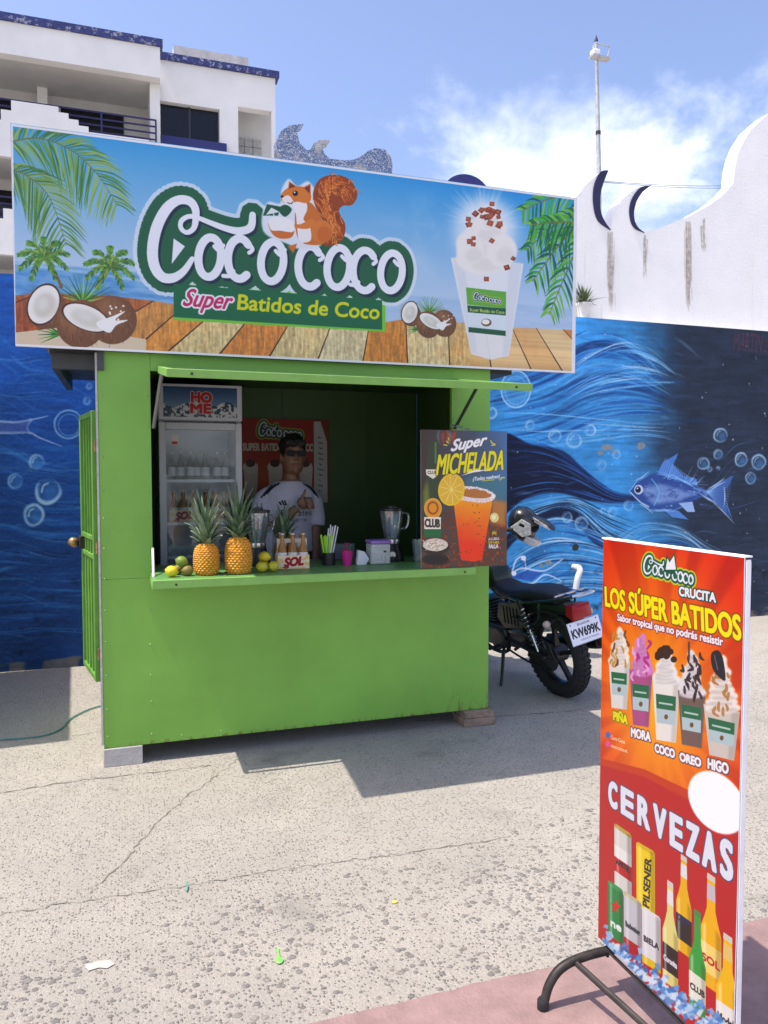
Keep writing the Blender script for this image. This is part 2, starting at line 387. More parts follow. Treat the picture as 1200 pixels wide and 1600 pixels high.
# ================================================================ PRINTED PICTURES
def lerp(a, b, t): return tuple(x+(y-x)*t for x, y in zip(a, b))
def zoomed(x0, y0, k): return lambda p: (x0+p[0]/k, y0+p[1]/k)
ident = lambda p: p
def logo(cv, off, k, mini=False):
    """script wordmark; off maps its 1200x680 drawing to the photograph, k = picture pixels per drawing unit"""
    keep = cv.off; cv.off = off
    C = [(508, 172), (500, 222), (455, 238), (395, 226), (330, 202), (290, 186), (250, 178), (218, 196), (216, 226), (240, 244), (268, 226), (276, 186), (274, 146), (250, 116), (205, 112), (158, 146), (118, 220), (100, 310), (108, 380), (140, 425), (185, 428), (228, 400), (262, 350)]
    Cw = [26, 30, 30, 24, 20, 18, 18, 18, 18, 18, 20, 26, 30, 34, 34, 38, 40, 40, 40, 38, 34, 26, 18]
    def o(x, y, rx=46, ry=82): return [(x+rx*math.cos(t)*1.0+8*math.sin(-t)*.6, y+ry*math.sin(t)*.98) for t in np.linspace(-1.2, 2*math.pi-1.2, 19)]
    def c(x, y, rx=48, ry=82): return [(x+rx*math.cos(t), y+ry*math.sin(t)) for t in np.linspace(-.75, -5.35, 14)]
    S = [(C, Cw), (o(333, 344), 31), (c(455, 350), 32), (o(588, 362), 31), (c(742, 382), 32), (o(858, 386), 31), (c(966, 398), 31), (o(1074, 404, 44, 78), 31)]
    T = [[(352, 300), (372, 318), (388, 296)], [(602, 318), (622, 336), (640, 314)], [(872, 340), (892, 358), (908, 338)], [(1086, 360), (1104, 378), (1120, 358)],
         [(496, 292), (508, 312), (494, 326)], [(784, 326), (796, 344), (782, 356)], [(1002, 344), (1012, 360), (1000, 372)], [(388, 420), (415, 420), (430, 400)], [(905, 455), (925, 458), (940, 445)]]
    def all_(grow, col, dx=0, dy=0, al=1):
        cv.off = lambda p: off((p[0]+dx, p[1]+dy)); pol = []
        for pts, wd in S:
            P = np.array(spline(cv.T(pts), 4)); n = len(P)
            W = np.interp(np.linspace(0, 1, n), np.linspace(0, 1, len(wd)), wd) if isinstance(wd, list) else np.full(n, wd)
            pol += cv.spolys(P, (W+grow)*k)
        for pts in T: pol += cv.spolys(np.array(spline(cv.T(pts), 4)), (16+grow)*k)
        cv.comp(cv.mask(pol), col, al); cv.off = off
    body = [(110, 200), (300, 190), (520, 230), (640, 300), (700, 330), (1090, 370), (1090, 440), (860, 430), (600, 420), (330, 410), (130, 400)]
    if not mini: all_(100, (222, 230, 240), al=.8)
    else: all_(120, (190, 220, 60), al=.9)
    all_(70, (28, 92, 62)); cv.fill(body, (28, 92, 62))
    all_(2, (18, 40, 60), 9, 11)
    cv.fill([(186, 268), (232, 300), (178, 372)], (236, 238, 248)); all_(0, (236, 238, 248)); cv.off = keep
def squirrel(cv, off, k):
    keep = cv.off; cv.off = off
    for pts in ([(625, 70), (655, 25), (690, 55), (735, 35), (770, 90), (765, 150), (790, 290), (700, 310), (650, 290), (560, 250), (545, 180), (570, 120), (620, 125)],): cv.fill(pts, (222, 230, 240), smooth=5, feather=2*k)
    cv.fill([(760, 60), (790, 20), (850, 8), (905, 30), (935, 85), (915, 130), (875, 135), (860, 160), (885, 210), (880, 260), (850, 290), (800, 295), (810, 230), (780, 170), (755, 110)], (150, 66, 24), smooth=5)
    core = np.array(spline([(825, 285), (838, 230), (815, 160), (800, 105), (825, 60), (870, 60), (905, 95)], 10))
    for i in range(260):
        j = random.randrange(len(core)-2); a = core[j]+np.array([random.gauss(0, 14), random.gauss(0, 12)]); d = core[j+1]-core[j]; d = d/np.hypot(*d); b = a+d*random.uniform(12, 38)+np.array([d[1], -d[0]])*random.choice((-1, 1))*random.uniform(4, 26)
        cv.stroke([a, (a+b)/2+np.array([-10, -12]), b], [4*k, 3*k, 1], random.choice([(205, 104, 38), (226, 132, 58), (120, 48, 20), (236, 150, 80)]), .85)
    cv.fill([(690, 130), (740, 120), (775, 160), (800, 220), (815, 260), (790, 292), (720, 290), (690, 260), (680, 190)], (204, 112, 44), smooth=5)
    cv.fill([(672, 120), (722, 118), (730, 150), (715, 190), (740, 215), (745, 275), (700, 280), (690, 230), (684, 170)], (240, 236, 238), smooth=5)
    cv.ellipse((790, 240), 44, 46, (214, 122, 52)); cv.ellipse((800, 252), 30, 34, (190, 92, 34), alpha=.6, feather=2)
    cv.fill([(655, 205), (700, 210), (745, 190), (765, 205), (735, 228), (690, 226), (655, 222)], (216, 126, 54), smooth=4)
    cv.fill([(622, 95), (640, 70), (672, 56), (715, 58), (742, 80), (745, 112), (722, 124), (690, 118), (655, 128), (630, 118)], (214, 122, 48), smooth=5)
    cv.fill([(628, 104), (652, 92), (668, 106), (676, 124), (655, 130), (636, 122)], (240, 230, 226), smooth=4)
    for e in ([(652, 70), (656, 34), (690, 58)], [(712, 60), (744, 44), (745, 96)]): cv.fill(e, (204, 108, 40)); cv.fill([lerp(p, (sum(q[0] for q in e)/3, sum(q[1] for q in e)/3), .35) for p in e], (120, 50, 30))
    cv.ellipse((682, 84), 11, 11, (16, 14, 18)); cv.ellipse((679, 80), 3.5, 3.5, (250, 250, 250)); cv.ellipse((628, 97), 6, 5, (20, 14, 14))
    cv.stroke([(650, 122), (664, 126), (672, 118)], 3*k, (30, 18, 14))
    cv.fill([(578, 200), (670, 222), (668, 262), (620, 268), (585, 245)], (206, 112, 50), smooth=4); cv.fill([(576, 190), (610, 180), (670, 195), (674, 240), (620, 236), (582, 232)], (240, 240, 242), smooth=4)
    cv.fill([(550, 175), (566, 128), (620, 138), (612, 175)], (24, 84, 58)); cv.fill([(562, 172), (584, 142), (618, 160)], (226, 232, 236)); cv.stroke([(592, 165), (604, 205)], 4*k, (236, 238, 240)); cv.fill([(612, 150), (640, 130), (668, 150), (640, 180)], (24, 84, 58), smooth=4)
    cv.ellipse((697, 290), 18, 14, (226, 228, 234)); cv.fill([(652, 300), (690, 288), (674, 328)], (206, 108, 48)); cv.off = keep
def frond(cv, pts, n, ln, cols, w=4, drop=.35, seed=1, both=(1, -1), rach=(110, 120, 60), lean=.55):
    rg = random.Random(seed); P = np.array(spline(cv.T(pts), 10)); N = len(P)
    for i in range(n):
        t = (i+.5)/n; q = P[min(int(t*(N-1)), N-2)]; d = P[min(int(t*(N-1))+1, N-1)]-q; d = d/(np.hypot(*d)+1e-9); nn = np.array([-d[1], d[0]])
        for sg in both:
            l = ln*(math.sin(math.pi*(.12+.8*t))**.7)*rg.uniform(.8, 1.1); v = nn*sg*.75+d*lean*rg.uniform(.7, 1.2); v /= np.hypot(*v)
            e = q+v*l+np.array([0, drop*l]); m = (q+e)/2-np.array([0, drop*l*.25])
            cv.stroke([q, m, e], [w*.7, w, w*.15], rg.choice(cols), .92, n=3, raw=True)
    cv.stroke(P, [w*.9, w*.3], rach, 1, n=1, raw=True)
def coconut(cv, c, r, k, half=None, seed=0):
    """brown husk with fibres; half=(dx,dy,rx,ry,rot): cut face"""
    rg = random.Random(seed); cv.ellipse(c, r, r*1.0, (112, 72, 46))
    cv.ellipse((c[0]-r*.2, c[1]-r*.25), r*.72, r*.7, (146, 100, 66), feather=max(1, r*k*.16), alpha=.8)
    for i in range(60):
        a = rg.uniform(0, 6.28); q = rg.uniform(0, .92)*r; p = (c[0]+q*math.cos(a), c[1]+q*math.sin(a)); cv.stroke([p, (p[0]+rg.uniform(-.1, .1)*r, p[1]+rg.uniform(.12, .3)*r)], 1.2, rg.choice([(84, 50, 32), (170, 126, 86), (60, 36, 26)]), .7)
    if half:
        dx, dy, rx, ry, ro = half; h = (c[0]+dx*r, c[1]+dy*r)
        cv.ellipse(h, rx*r*1.1, ry*r*1.1, (74, 44, 32), ro); cv.ellipse(h, rx*r, ry*r, (240, 238, 232), ro); cv.ellipse((h[0]+.05*r, h[1]+.06*r), rx*r*.72, ry*r*.66, (206, 204, 192), ro, feather=max(1, r*k*.1)); cv.ellipse((h[0]-.05*r, h[1]-.05*r), rx*r*.4, ry*r*.35, (222, 222, 214), ro, feather=max(1, r*k*.1))
GRN = [(52, 124, 44), (84, 152, 52), (34, 96, 48), (128, 178, 62)]

# ---------------- the large board over the kiosk
BX0, BX1, BZ0, BZ1, BY = -.375, 2.807, 2.186, 3.262, -.06
def bill_to(x, y): p = on_y(x, y, BY); return ((p[0]-BX0)/(BX1-BX0)*1800, (BZ1-p[2])/(BZ1-BZ0)*608)
B = Cv('board_print', 1800, 608, to=bill_to)
Y, X = np.mgrid[0:608, 0:1800]; t = np.clip(Y/430, 0, 1)[..., None]; rx = np.clip((X-700)/1100, 0, 1)[..., None]
top = np.array([58, 152, 214.])*(1-rx)+np.array([34, 140, 220.])*rx; mid = np.array([196, 212, 234.])
B.a[:] = ((top*(1-t**.8)+mid*t**.8)/255).astype(np.float32)
cl = np.clip((noise2(608, 1800, 150, octs=5)-.52)*4, 0, 1)*np.clip(1-abs(Y-190)/170, 0, 1)*np.clip((X-1000)/500, 0, 1); B.a += (np.array([.95, .96, .98])-B.a)*(cl*.75)[..., None]
sea = np.clip((Y-(372+X*.004))/10, 0, 1)*np.clip(1-(X-250)/900, .22, 1); nz_ = noise2(608, 1800, 60)[::1]; rip = noise2(608, 450, 12, octs=3); rip = np.repeat(rip, 4, 1)
seac = np.stack([52+90*rip, 120+70*rip, 190+40*rip], -1)/255; B.a += (seac-B.a)*sea[..., None]
B.stroke([(22, 411), (120, 424), (230, 440)], 5, (222, 232, 240), .6, feather=2)
grain = noise2(608, 1800, 9, octs=3)*.5+np.repeat(noise2(76, 1800, 5, octs=3), 8, 0)*.9
seam = [(-60, 470, -330, 560), (60, 458, -150, 545), (170, 462, 10, 541), (240, 470, 110, 548), (288, 478, 205, 550), (334, 488, 258, 553), (392, 494, 340, 557), (455, 500, 418, 562), (518, 506, 495, 567), (577, 508, 566, 571), (634, 498, 637, 574), (700, 503, 703, 577), (758, 506, 768, 580), (800, 512, 832, 582), (838, 513, 882, 585), (880, 515, 950, 590), (930, 518, 1010, 592)]
pc = [(156, 88, 52), (146, 76, 44), (158, 90, 50), (190, 132, 70), (206, 138, 66), (208, 184, 130), (206, 130, 62), (206, 182, 128), (212, 194, 150), (196, 128, 58), (216, 192, 140), (206, 170, 110), (212, 180, 128), (208, 168, 112), (214, 188, 138), (196, 128, 66)]
for i in range(len(seam)-1):
    a, b = seam[i], seam[i+1]; c0 = np.array(pc[i % len(pc)], float)
    def fn(X, Y, c0=c0, i=i):
        g = (grain[np.clip(Y, 0, 607), np.clip(X+37*i, 0, 1799)]-.62)*.62; st = np.clip((noise_b[np.clip(Y, 0, 607), np.clip(X, 0, 1799)]-.55)*3, 0, 1)
        return [c0[j]*(1+g)*(1-st*.12)+st*[60, 20, 0][j]*.4 for j in range(3)]
    noise_b = noise2(608, 1800, 40, octs=4) if i == 0 else noise_b
    q = [(a[0], a[1]), (b[0], b[1]), (b[2], b[3]), (a[2], a[3])]; B.fill(q, fn)
for a in seam: B.stroke([(a[0], a[1]), (a[2], a[3])], [2.5, 5], (58, 34, 22), .95)
B.fill([(20, 520), (110, 510), (228, 530), (228, 552), (18, 545)], (214, 196, 168))
frond(B, [(14, 222), (60, 216), (110, 234), (150, 270), (184, 322)], 66, 112, [(86, 142, 62), (124, 166, 80), (58, 116, 60), (150, 182, 100)], 4.4, .45, 3)
frond(B, [(10, 262), (44, 276), (78, 310), (104, 384)], 54, 104, [(80, 136, 66), (112, 156, 78), (52, 108, 62), (140, 172, 100)], 4.4, .5, 4)
for (cx, cy, tx, ty, sd) in ((68, 402, 96, 448, 5), (172, 416, 150, 448, 6)):
    B.stroke([(tx, ty), ((tx+cx)/2+3, (ty+cy)/2), (cx, cy)], [9, 6], (120, 92, 62))
    for j in range(9):
        a = -math.pi/2+(j-4)*.66; L = 41; e = (cx+L*math.cos(a)*1.0, cy+L*math.sin(a)*.85+5)
        frond(B, [(cx, cy), ((cx+e[0])/2, (cy+e[1])/2-7), e], 13, 17, GRN, 5.5, .15, sd*20+j, lean=1.1)
def nuts(o, k):
    B.off = o
    for j in range(17):
        a = math.radians(-165+j*9.5); B.stroke([(130, 472), (130+48*math.cos(a)*1.05, 472+46*math.sin(a))], [5*k, 9*k, 1], GRN[j % 3] if j % 4 else (150, 196, 90))
    for j in range(6): a = math.radians(150+j*14); B.stroke([(95, 522), (95+36*math.cos(a), 522+28*math.sin(a))], [6*k, 1], GRN[j % 3])
    coconut(B, (72, 482), 32, 2*k, (-.12, -.2, .72, .98, 24), 1); coconut(B, (176, 500), 38, 2*k, None, 2); coconut(B, (126, 506), 38, 2*k, (.22, -.26, .98, .48, 22), 3)
    B.fill([(150, 505), (176, 494), (196, 486), (180, 500), (200, 500), (182, 508), (170, 520)], (240, 240, 238), smooth=5)
    for j in range(9): B.ellipse((180+random.uniform(-10, 25), 490+random.uniform(-14, 14)), 1.6, 1.6, (245, 245, 245))
    B.off = ident
nuts(ident, 1); nuts(lambda p: (626+(p[0]-40)*.50+.0*p[1], 462+(p[1]-430)*.56+(p[0]-40)*.03), .55)
# right palm
for j, e in enumerate([(815, 330), (822, 392), (832, 440), (858, 492), (828, 352)]):
    frond(B, [(925, 318+j*8), ((925+e[0])/2, (318+e[1])/2-16+j*7), e], 30, 78, [(34, 118, 52), (70, 168, 56), (22, 92, 66), (122, 190, 70)], 8, .5, 60+j)
# rays, cup, cream
rcv = B.T([(758, 352)])[0]
for j in range(64):
    a = math.pi+j*math.pi/63; r = random.uniform(90, 165); B.stroke([rcv+np.array([55*math.cos(a), 55*math.sin(a)]), rcv+np.array([r*math.cos(a), r*1.0*math.sin(a)])], [5, 1], (240, 246, 252), random.uniform(.2, .5), raw=True)
B.ellipse((758, 360), 50, 52, (235, 240, 248), feather=26, alpha=.8)
cup = [(704, 402), (818, 412), (795, 556), (766, 562), (736, 553)]
B.fill(cup, (232, 234, 238), .93, smooth=0); B.fill([(708, 404), (724, 405), (746, 553), (737, 551)], (205, 212, 222), .5, feather=3); B.fill([(796, 410), (816, 412), (794, 554), (785, 556)], (206, 214, 224), .6, feather=3)
B.stroke([(705, 403), (760, 399), (818, 412)], 3, (190, 198, 210), .7)
for (x, y, r, q) in ((756, 405, 44, 24), (752, 380, 40, 24), (760, 360, 32, 22), (762, 340, 20, 20), (784, 392, 24, 26), (735, 392, 22, 22)): B.ellipse((x, y), r, q, (238, 236, 232), feather=4); B.ellipse((x+6, y+7), r*.6, q*.5, (214, 212, 208), feather=6, alpha=.5)
for j in range(26):
    cx = random.gauss(762, 11) if j < 12 else random.uniform(730, 796); cy = random.uniform(318, 340) if j < 12 else random.choice([342, 352, 360, 366, 376])+random.uniform(-4, 6)
    if j > 22: cx, cy = ((760, 436), (802, 404), (792, 418))[j-23]
    a = random.uniform(0, 1.5); r = random.uniform(4, 7); q = [(cx+r*math.cos(a+z*1.57), cy+r*.9*math.sin(a+z*1.57)) for z in range(4)]; B.fill(q, random.choice([(140, 62, 40), (118, 46, 32), (160, 82, 56)])); B.fill([lerp(p, (cx-1, cy-1), .5) for p in q], (176, 98, 72))
B.fill([(728, 449), (791, 456), (790, 525), (732, 519)], (214, 226, 234)); B.fill([(728, 449), (791, 456), (790.5, 482), (730, 476)], (96, 168, 62)); B.fill([(730, 477), (790.5, 482), (790, 493), (731, 488)], (24, 84, 54)); B.fill([(732, 511), (790, 517), (790, 525), (732, 519)], (24, 84, 54))
logo(B, lambda p: (736+p[0]*.041, 452+p[1]*.037+p[0]*.004), .085, True); B.text('Super Batido de Coco', (734, 486), (788, 490.5), (734, 481), (235, 240, 120), .3); B.ellipse((760, 504), 8, 6, (120, 80, 50)); B.ellipse((759, 503), 6, 4, (240, 240, 235))
# wordmark, squirrel, strap line
OL = zoomed(200, 270, 2.609)
B.off = OL; B.fill([(186, 440), (1050, 515), (1050, 648), (186, 600)], (118, 196, 60)); B.off = ident
logo(B, OL, .78); squirrel(B, OL, .8)
B.off = OL; B.fill([(186, 452), (1036, 520), (1036, 640), (186, 588)], (16, 100, 62))
logo_keep = None
B.text('Super', (222, 540), (412, 556), (238, 468), (190, 38, 92), 1.3, [(6, (242, 240, 246))], .18)
B.text('Batidos de Coco', (446, 556), (1022, 596), (446, 492), (214, 214, 40), 1.6, [], .1)
B.off = ident; logo(B, OL, .78) if False else None
for q in ([(17, 193), (902, 310), (902, 313), (17, 197)], [(17, 193), (20, 193), (25, 541), (21, 541)], [(22, 537), (897, 580), (897, 584), (22, 542)], [(897, 309), (903, 309), (898, 584), (893, 583)]): B.fill(q, (232, 234, 240))
IMG_BOARD = B.image(.84, 1.04)

# ---------------- pavement sign (plane x = 1.46)
SX, SY0, SY1, SZ0, SZ1 = 1.46, -2.344, -2.884, .16, 1.362
def sign_to(x, y): p = on_x(x, y, SX); return ((p[1]-SY0)/(SY1-SY0)*720, (SZ1-p[2])/(SZ1-SZ0)*1603)
S = Cv('banner_print', 720, 1603, (226, 60, 22), to=sign_to)
Y, X = np.mgrid[0:1603, 0:720]; c0 = np.array([330, 560]); a = np.arctan2(Y-c0[1], X-c0[0]); r = np.hypot(X-c0[0], (Y-c0[1])*.8)
rayn = np.clip((np.sin(a*19+2.2*np.sin(a*5))+.35*np.sin(a*43))*1.6*.5+.5, 0, 1)*np.clip((r-140)/260, 0, 1)*.5; g = np.clip(1-r/520, 0, 1)
for j, (o1, o2) in enumerate(((226, 250), (50, 176), (16, 20))): S.a[..., j] = (o1*(1-g)+o2*g)/255*(1-rayn*[.28, .6, .5][j])
S.fill([(930, 1182), (1010, 1202), (1100, 1246), (1180, 1300), (1180, 1800), (930, 1600)], (186, 36, 38)); S.fill([(930, 1182), (1010, 1202), (1100, 1246), (1180, 1300), (1180, 1318), (1100, 1262), (1010, 1214), (930, 1192)], (206, 74, 30), .6, feather=3)
logo(S, lambda p: (1001+p[0]*.0745, 856+p[1]*.088+p[0]*.013), .22, True)
S.fill([(1040, 893), (1044, 866), (1048, 875), (1056, 864), (1060, 890), (1052, 898)], (20, 80, 56)); S.fill([(1042, 890), (1045, 872), (1048, 879), (1055, 868), (1058, 890)], (238, 240, 244))
S.text('LOS SÚPER BATIDOS', (948, 946), (1158, 1000), (947, 915), (252, 232, 20), 3.4, [(7.5, (120, 70, 10))])
S.text('CRUCITA', (1063, 930), (1119, 941), (1063, 916), (240, 242, 248), 2, [(6, (22, 62, 60))])
S.text('Sabor tropical que no podrás resistir', (967, 969), (1130, 1009), (967, 958), (250, 244, 244), 1.6, [(5, (120, 30, 60))])
def shake(cx, ty, by, wt, wb, body, cream, tops, sk, lab=True, rise=34):
    f = lambda x, y: (x, y+(x-cx)*sk)
    S.fill([f(cx-wt, ty), f(cx+wt, ty), f(cx+wb, by), f(cx-wb, by)], body); S.fill([f(cx+wt*.55, ty), f(cx+wt, ty), f(cx+wb, by), f(cx+wb*.5, by)], lerp(body, (90, 80, 80), .3), .7, feather=4)
    for j in range(9):
        h = j/8; S.ellipse((cx+random.uniform(-3, 3), ty-h*rise), wt*(1.0-.72*h), 9, cream, feather=3); S.ellipse((cx+random.uniform(-4, 4), ty-h*rise+3), wt*(.8-.6*h), 4, lerp(cream, (110, 90, 90), .35), feather=3, alpha=.7)
    for (q, c) in tops:
        for j in range(q): x, y = cx+random.uniform(-.7, .7)*wt, ty-random.uniform(-4, rise*1.05); S.stroke([(x, y), (x+random.uniform(-4, 4), y+random.uniform(3, 9)), (x+random.uniform(-6, 6), y+random.uniform(6, 14))], [10, 14, 5], c, .9)
    if lab:
        h = by-ty; y0 = ty+h*.25; y1 = ty+h*.72
        S.fill([f(cx-wt*.75, y0), f(cx+wt*.72, y0), f(cx+wt*.66, y1), f(cx-wt*.68, y1)], (176, 196, 200)); S.fill([f(cx-wt*.75, y0), f(cx+wt*.72, y0), f(cx+wt*.69, y0+(y1-y0)*.5), f(cx-wt*.7, y0+(y1-y0)*.5)], (36, 100, 66))
        S.stroke([f(cx-wt*.5, y0+(y1-y0)*.3), f(cx+wt*.45, y0+(y1-y0)*.3)], 6, (220, 230, 225), .8); S.ellipse(f(cx, y0+(y1-y0)*.75), 3, 4, (110, 76, 50))
W_ = (236, 228, 222)
shake(970, 1032, 1107, 17, 12, (222, 218, 214), (240, 232, 222), [(10, (186, 140, 70)), (4, (110, 60, 34))], .12, rise=44)
shake(1004, 1048, 1134, 18, 12, (170, 76, 130), (214, 130, 196), [(8, (176, 40, 130)), (6, (232, 170, 220))], .14, rise=50)
shake(1043, 1062, 1158, 21, 15, (232, 226, 220), (236, 232, 230), [(0, W_)], .16, rise=44)
for j in range(18): S.ellipse((1040+random.gauss(0, 7), 1012+abs(random.gauss(0, 10))), 5, 5, (58, 26, 18))
shake(1082, 1082, 1166, 21, 15, (112, 88, 80), (226, 222, 226), [(22, (46, 30, 34))], .2, rise=58)
S.stroke([(1078, 1004), (1078, 1028)], 9, (66, 60, 66))
shake(1128, 1106, 1184, 28, 19, (206, 196, 186), (240, 230, 222), [(14, (176, 120, 64))], .24, rise=74)
S.fill([(1112, 1022), (1122, 1016), (1130, 1028), (1134, 1062), (1124, 1058), (1114, 1044)], (34, 28, 36), smooth=4); S.stroke([(1117, 1024), (1122, 1046)], 5, (120, 120, 140), .7)
for st, p0, p1, pt, c in (('PIÑA', (961, 1124), (983, 1131), (961, 1111), (236, 226, 30)), ('MORA', (989, 1150), (1019, 1158), (989, 1136), (245, 242, 245)), ('COCO', (1026, 1174), (1056, 1184), (1026, 1161), (245, 242, 245)), ('OREO', (1064, 1188), (1096, 1198), (1064, 1175), (245, 242, 245)), ('HIGO', (1107, 1200), (1138, 1209), (1107, 1184), (245, 242, 245))):
    S.text(st, p0, p1, pt, c, 2.4, [(6.5, (96, 60, 80) if c[2] > 99 else (110, 120, 10))])
S.ellipse((952, 1148), 4, 5, (70, 100, 190)); S.ellipse((952, 1162), 4, 5, (224, 80, 150)); S.text('Coco Coco', (957, 1154), (979, 1162), (957, 1148), (246, 226, 210), .4); S.text('coco.coco.ec', (957, 1167), (983, 1176), (957, 1161), (246, 226, 210), .4)
S.ellipse((1121, 1254), 55, 38, (255, 255, 255), 54, n=40, feather=2)
def cv_letters(st, base, h, col):
    n = len(st); P = np.array(spline(base, 6))
    for i, ch in enumerate(st):
        a = P[int(i/n*(len(P)-1))]; b = P[int((i+.93)/n*(len(P)-1))]; S.text(ch, a, b, (a[0], a[1]-h*(.8+.5*i/n)), col, 6.5, [(10.5, (70, 74, 110))])
cv_letters('CERVEZAS', [(954, 1256), (1000, 1285), (1050, 1318), (1100, 1350), (1149, 1379)], 48, (226, 230, 240))
def can(x, y0, y1, hw, body, sk, bands=(), txt=None, top=(196, 186, 150), tall=False, tc=(30, 30, 40)):
    f = lambda u, v: (x+u*hw, v+u*hw*sk)
    S.fill([f(-1, y0+3), f(-.8, y0), f(.8, y0), f(1, y0+3), f(1, y1-3), f(.8, y1), f(-.8, y1), f(-1, y1-3)], body); S.fill([f(-1, y0+3), f(-.8, y0), f(.8, y0), f(1, y0+3), f(.95, y0+7), f(-.95, y0+7)], top)
    for (a, b, c) in bands: S.fill([f(-1, y0+(y1-y0)*a), f(1, y0+(y1-y0)*a), f(1, y0+(y1-y0)*b), f(-1, y0+(y1-y0)*b)], c)
    S.fill([f(.5, y0+3), f(1, y0+3), f(1, y1-3), f(.5, y1)], (40, 30, 30), .28, feather=4); S.fill([f(-.75, y0+4), f(-.45, y0+4), f(-.45, y1), f(-.75, y1)], (255, 255, 255), .35, feather=3)
    if txt:
        if tall: S.text(txt, f(.35, y1-8), f(.6, y0+16), f(-.35, y1-8), tc, 1.6)
        else: S.text(txt, f(-.8, y0+(y1-y0)*.6), f(.8, y0+(y1-y0)*.6), f(-.8, y0+(y1-y0)*.6-hw*.62), tc, 1.4)
def beer(x, y0, y1, hw, body, sk, lab, neck, txt=None, cap=(210, 206, 190), tc=(40, 36, 40)):
    f = lambda u, v: (x+u*hw, v+u*hw*sk); H = y1-y0
    S.fill([f(-.36, y0), f(.36, y0), f(.42, y0+H*.3), f(.62, y0+H*.38), f(1, y0+H*.5), f(1, y1), f(-1, y1), f(-1, y0+H*.5), f(-.62, y0+H*.38), f(-.42, y0+H*.3)], body)
    S.fill([f(-.38, y0-1), f(.38, y0-1), f(.4, y0+H*.05), f(-.4, y0+H*.05)], cap); S.fill([f(-.38, y0+H*.08), f(.38, y0+H*.08), f(.42, y0+H*.22), f(-.42, y0+H*.22)], neck)
    S.fill([f(-1, y0+H*.62), f(1, y0+H*.62), f(1, y0+H*.88), f(-1, y0+H*.88)], lab); S.fill([f(.45, y0+H*.45), f(1, y0+H*.5), f(1, y1), f(.5, y1)], (60, 30, 0), .25, feather=4); S.fill([f(-.8, y0+H*.48), f(-.5, y0+H*.44), f(-.5, y1), f(-.8, y1)], (255, 255, 240), .45, feather=3)
    if txt: S.text(txt, f(-.85, y0+H*.79), f(.85, y0+H*.79), f(-.85, y0+H*.79-hw*.75), tc, 1.4)
can(975.5, 1294, 1398, 13.5, (218, 214, 208), .7, ((.32, .5, (236, 234, 232)), (.5, .72, (190, 30, 34))), 'AMSTEL', (190, 160, 70)); can(1011, 1322, 1424, 14.5, (240, 206, 16), .6, (), 'PILSENER', (214, 180, 20), True)
can(963.5, 1382, 1468, 12, (40, 130, 62), .7, (), None, (60, 150, 80)); S.fill([(963.5+9*math.cos(a+.2)*(1 if i % 2 == 0 else .42), 1416+12*math.sin(a+.2)*(1 if i % 2 == 0 else .42)) for i, a in enumerate(np.arange(10)*math.pi/5-math.pi/2)], (214, 40, 36)); S.text('ne', (956, 1446), (972, 1456), (956, 1434), (240, 244, 240), 2)
can(990.5, 1400, 1490, 14, (196, 196, 202), .7, ((.8, 1, (178, 40, 44)),), 'Budweiser'); can(1019.5, 1424, 1512, 14.5, (222, 222, 224), .65, ((.86, 1, (226, 190, 40)),), 'BIELA', (226, 226, 226), False)
beer(1070, 1338, 1490, 12, (232, 176, 26), .75, (40, 32, 34), (226, 226, 226), None); S.text('Corona', (1060, 1436), (1080, 1446), (1060, 1426), (30, 40, 90), 1.2)
beer(1049, 1378, 1540, 12, (226, 214, 130), .75, (44, 36, 38), (228, 228, 226), 'Coronita', tc=(230, 230, 240))
beer(1112, 1368, 1545, 16, (240, 178, 24), .7, (244, 214, 120), (200, 190, 196), 'SOL', tc=(186, 30, 40)); beer(1091, 1424, 1585, 13, (54, 158, 62), .75, (230, 232, 214), (70, 150, 70), 'CLUB', (60, 140, 70))
beer(1138, 1462, 1640, 18, (240, 184, 22), .7, (236, 232, 226), (226, 196, 110), 'Modelo')
for j in range(420):
    t_ = random.random(); x = 945+t_*235; y = 1466+t_*178+random.gauss(4, 11)+6; a = random.uniform(0, 6); r = random.uniform(3, 8); S.fill([(x+r*math.cos(a+z*1.3), y+r*math.sin(a+z*1.3)) for z in range(4)], random.choice([(96, 150, 214), (186, 214, 240), (226, 238, 250), (60, 116, 190), (140, 186, 230)]), .85, feather=1)
for j in range(16): S.a[:, int(j*45):int(j*45+45)] *= 1
IMG_BANNER = S.image(.60, 1.05)

# ---------------- drink poster on the shelf
PX0, PX1, PZ0, PZ1, PY = 1.662, 2.186, 1.035, 1.797, -.335
def post_to(x, y): p = on_y(x, y, PY); return ((p[0]-PX0)/(PX1-PX0)*420, (PZ1-p[2])/(PZ1-PZ0)*611)
Q = Cv('poster_print', 420, 611, (60, 46, 40), to=post_to); Q.off = zoomed(640, 660, 6.669)
Y, X = np.mgrid[0:611, 0:420]; n = noise2(611, 420, 60); t = np.clip(X/420+.25*(n-.5), 0, 1)[..., None]; v = np.clip((Y-250)/200, 0, 1)[..., None]
Q.a[:] = (np.array([58, 40, 36.])*(1-t)+np.array([70, 104, 150.])*t)/255*(1-v)+np.array([74, 60, 52.])/255*v
for j in range(16): Q.stroke([(300+j*12, 80+random.uniform(0, 30)), (300+j*12+random.uniform(-20, 20), 150), (310+j*10, 230)], [8, 14, 4], random.choice([(150, 52, 30), (86, 40, 36), (200, 90, 50), (120, 130, 150)]), .5, feather=3)
Q.fill([(560, 560), (1000, 580), (990, 830), (560, 780)], (60, 118, 124), .7, feather=14)
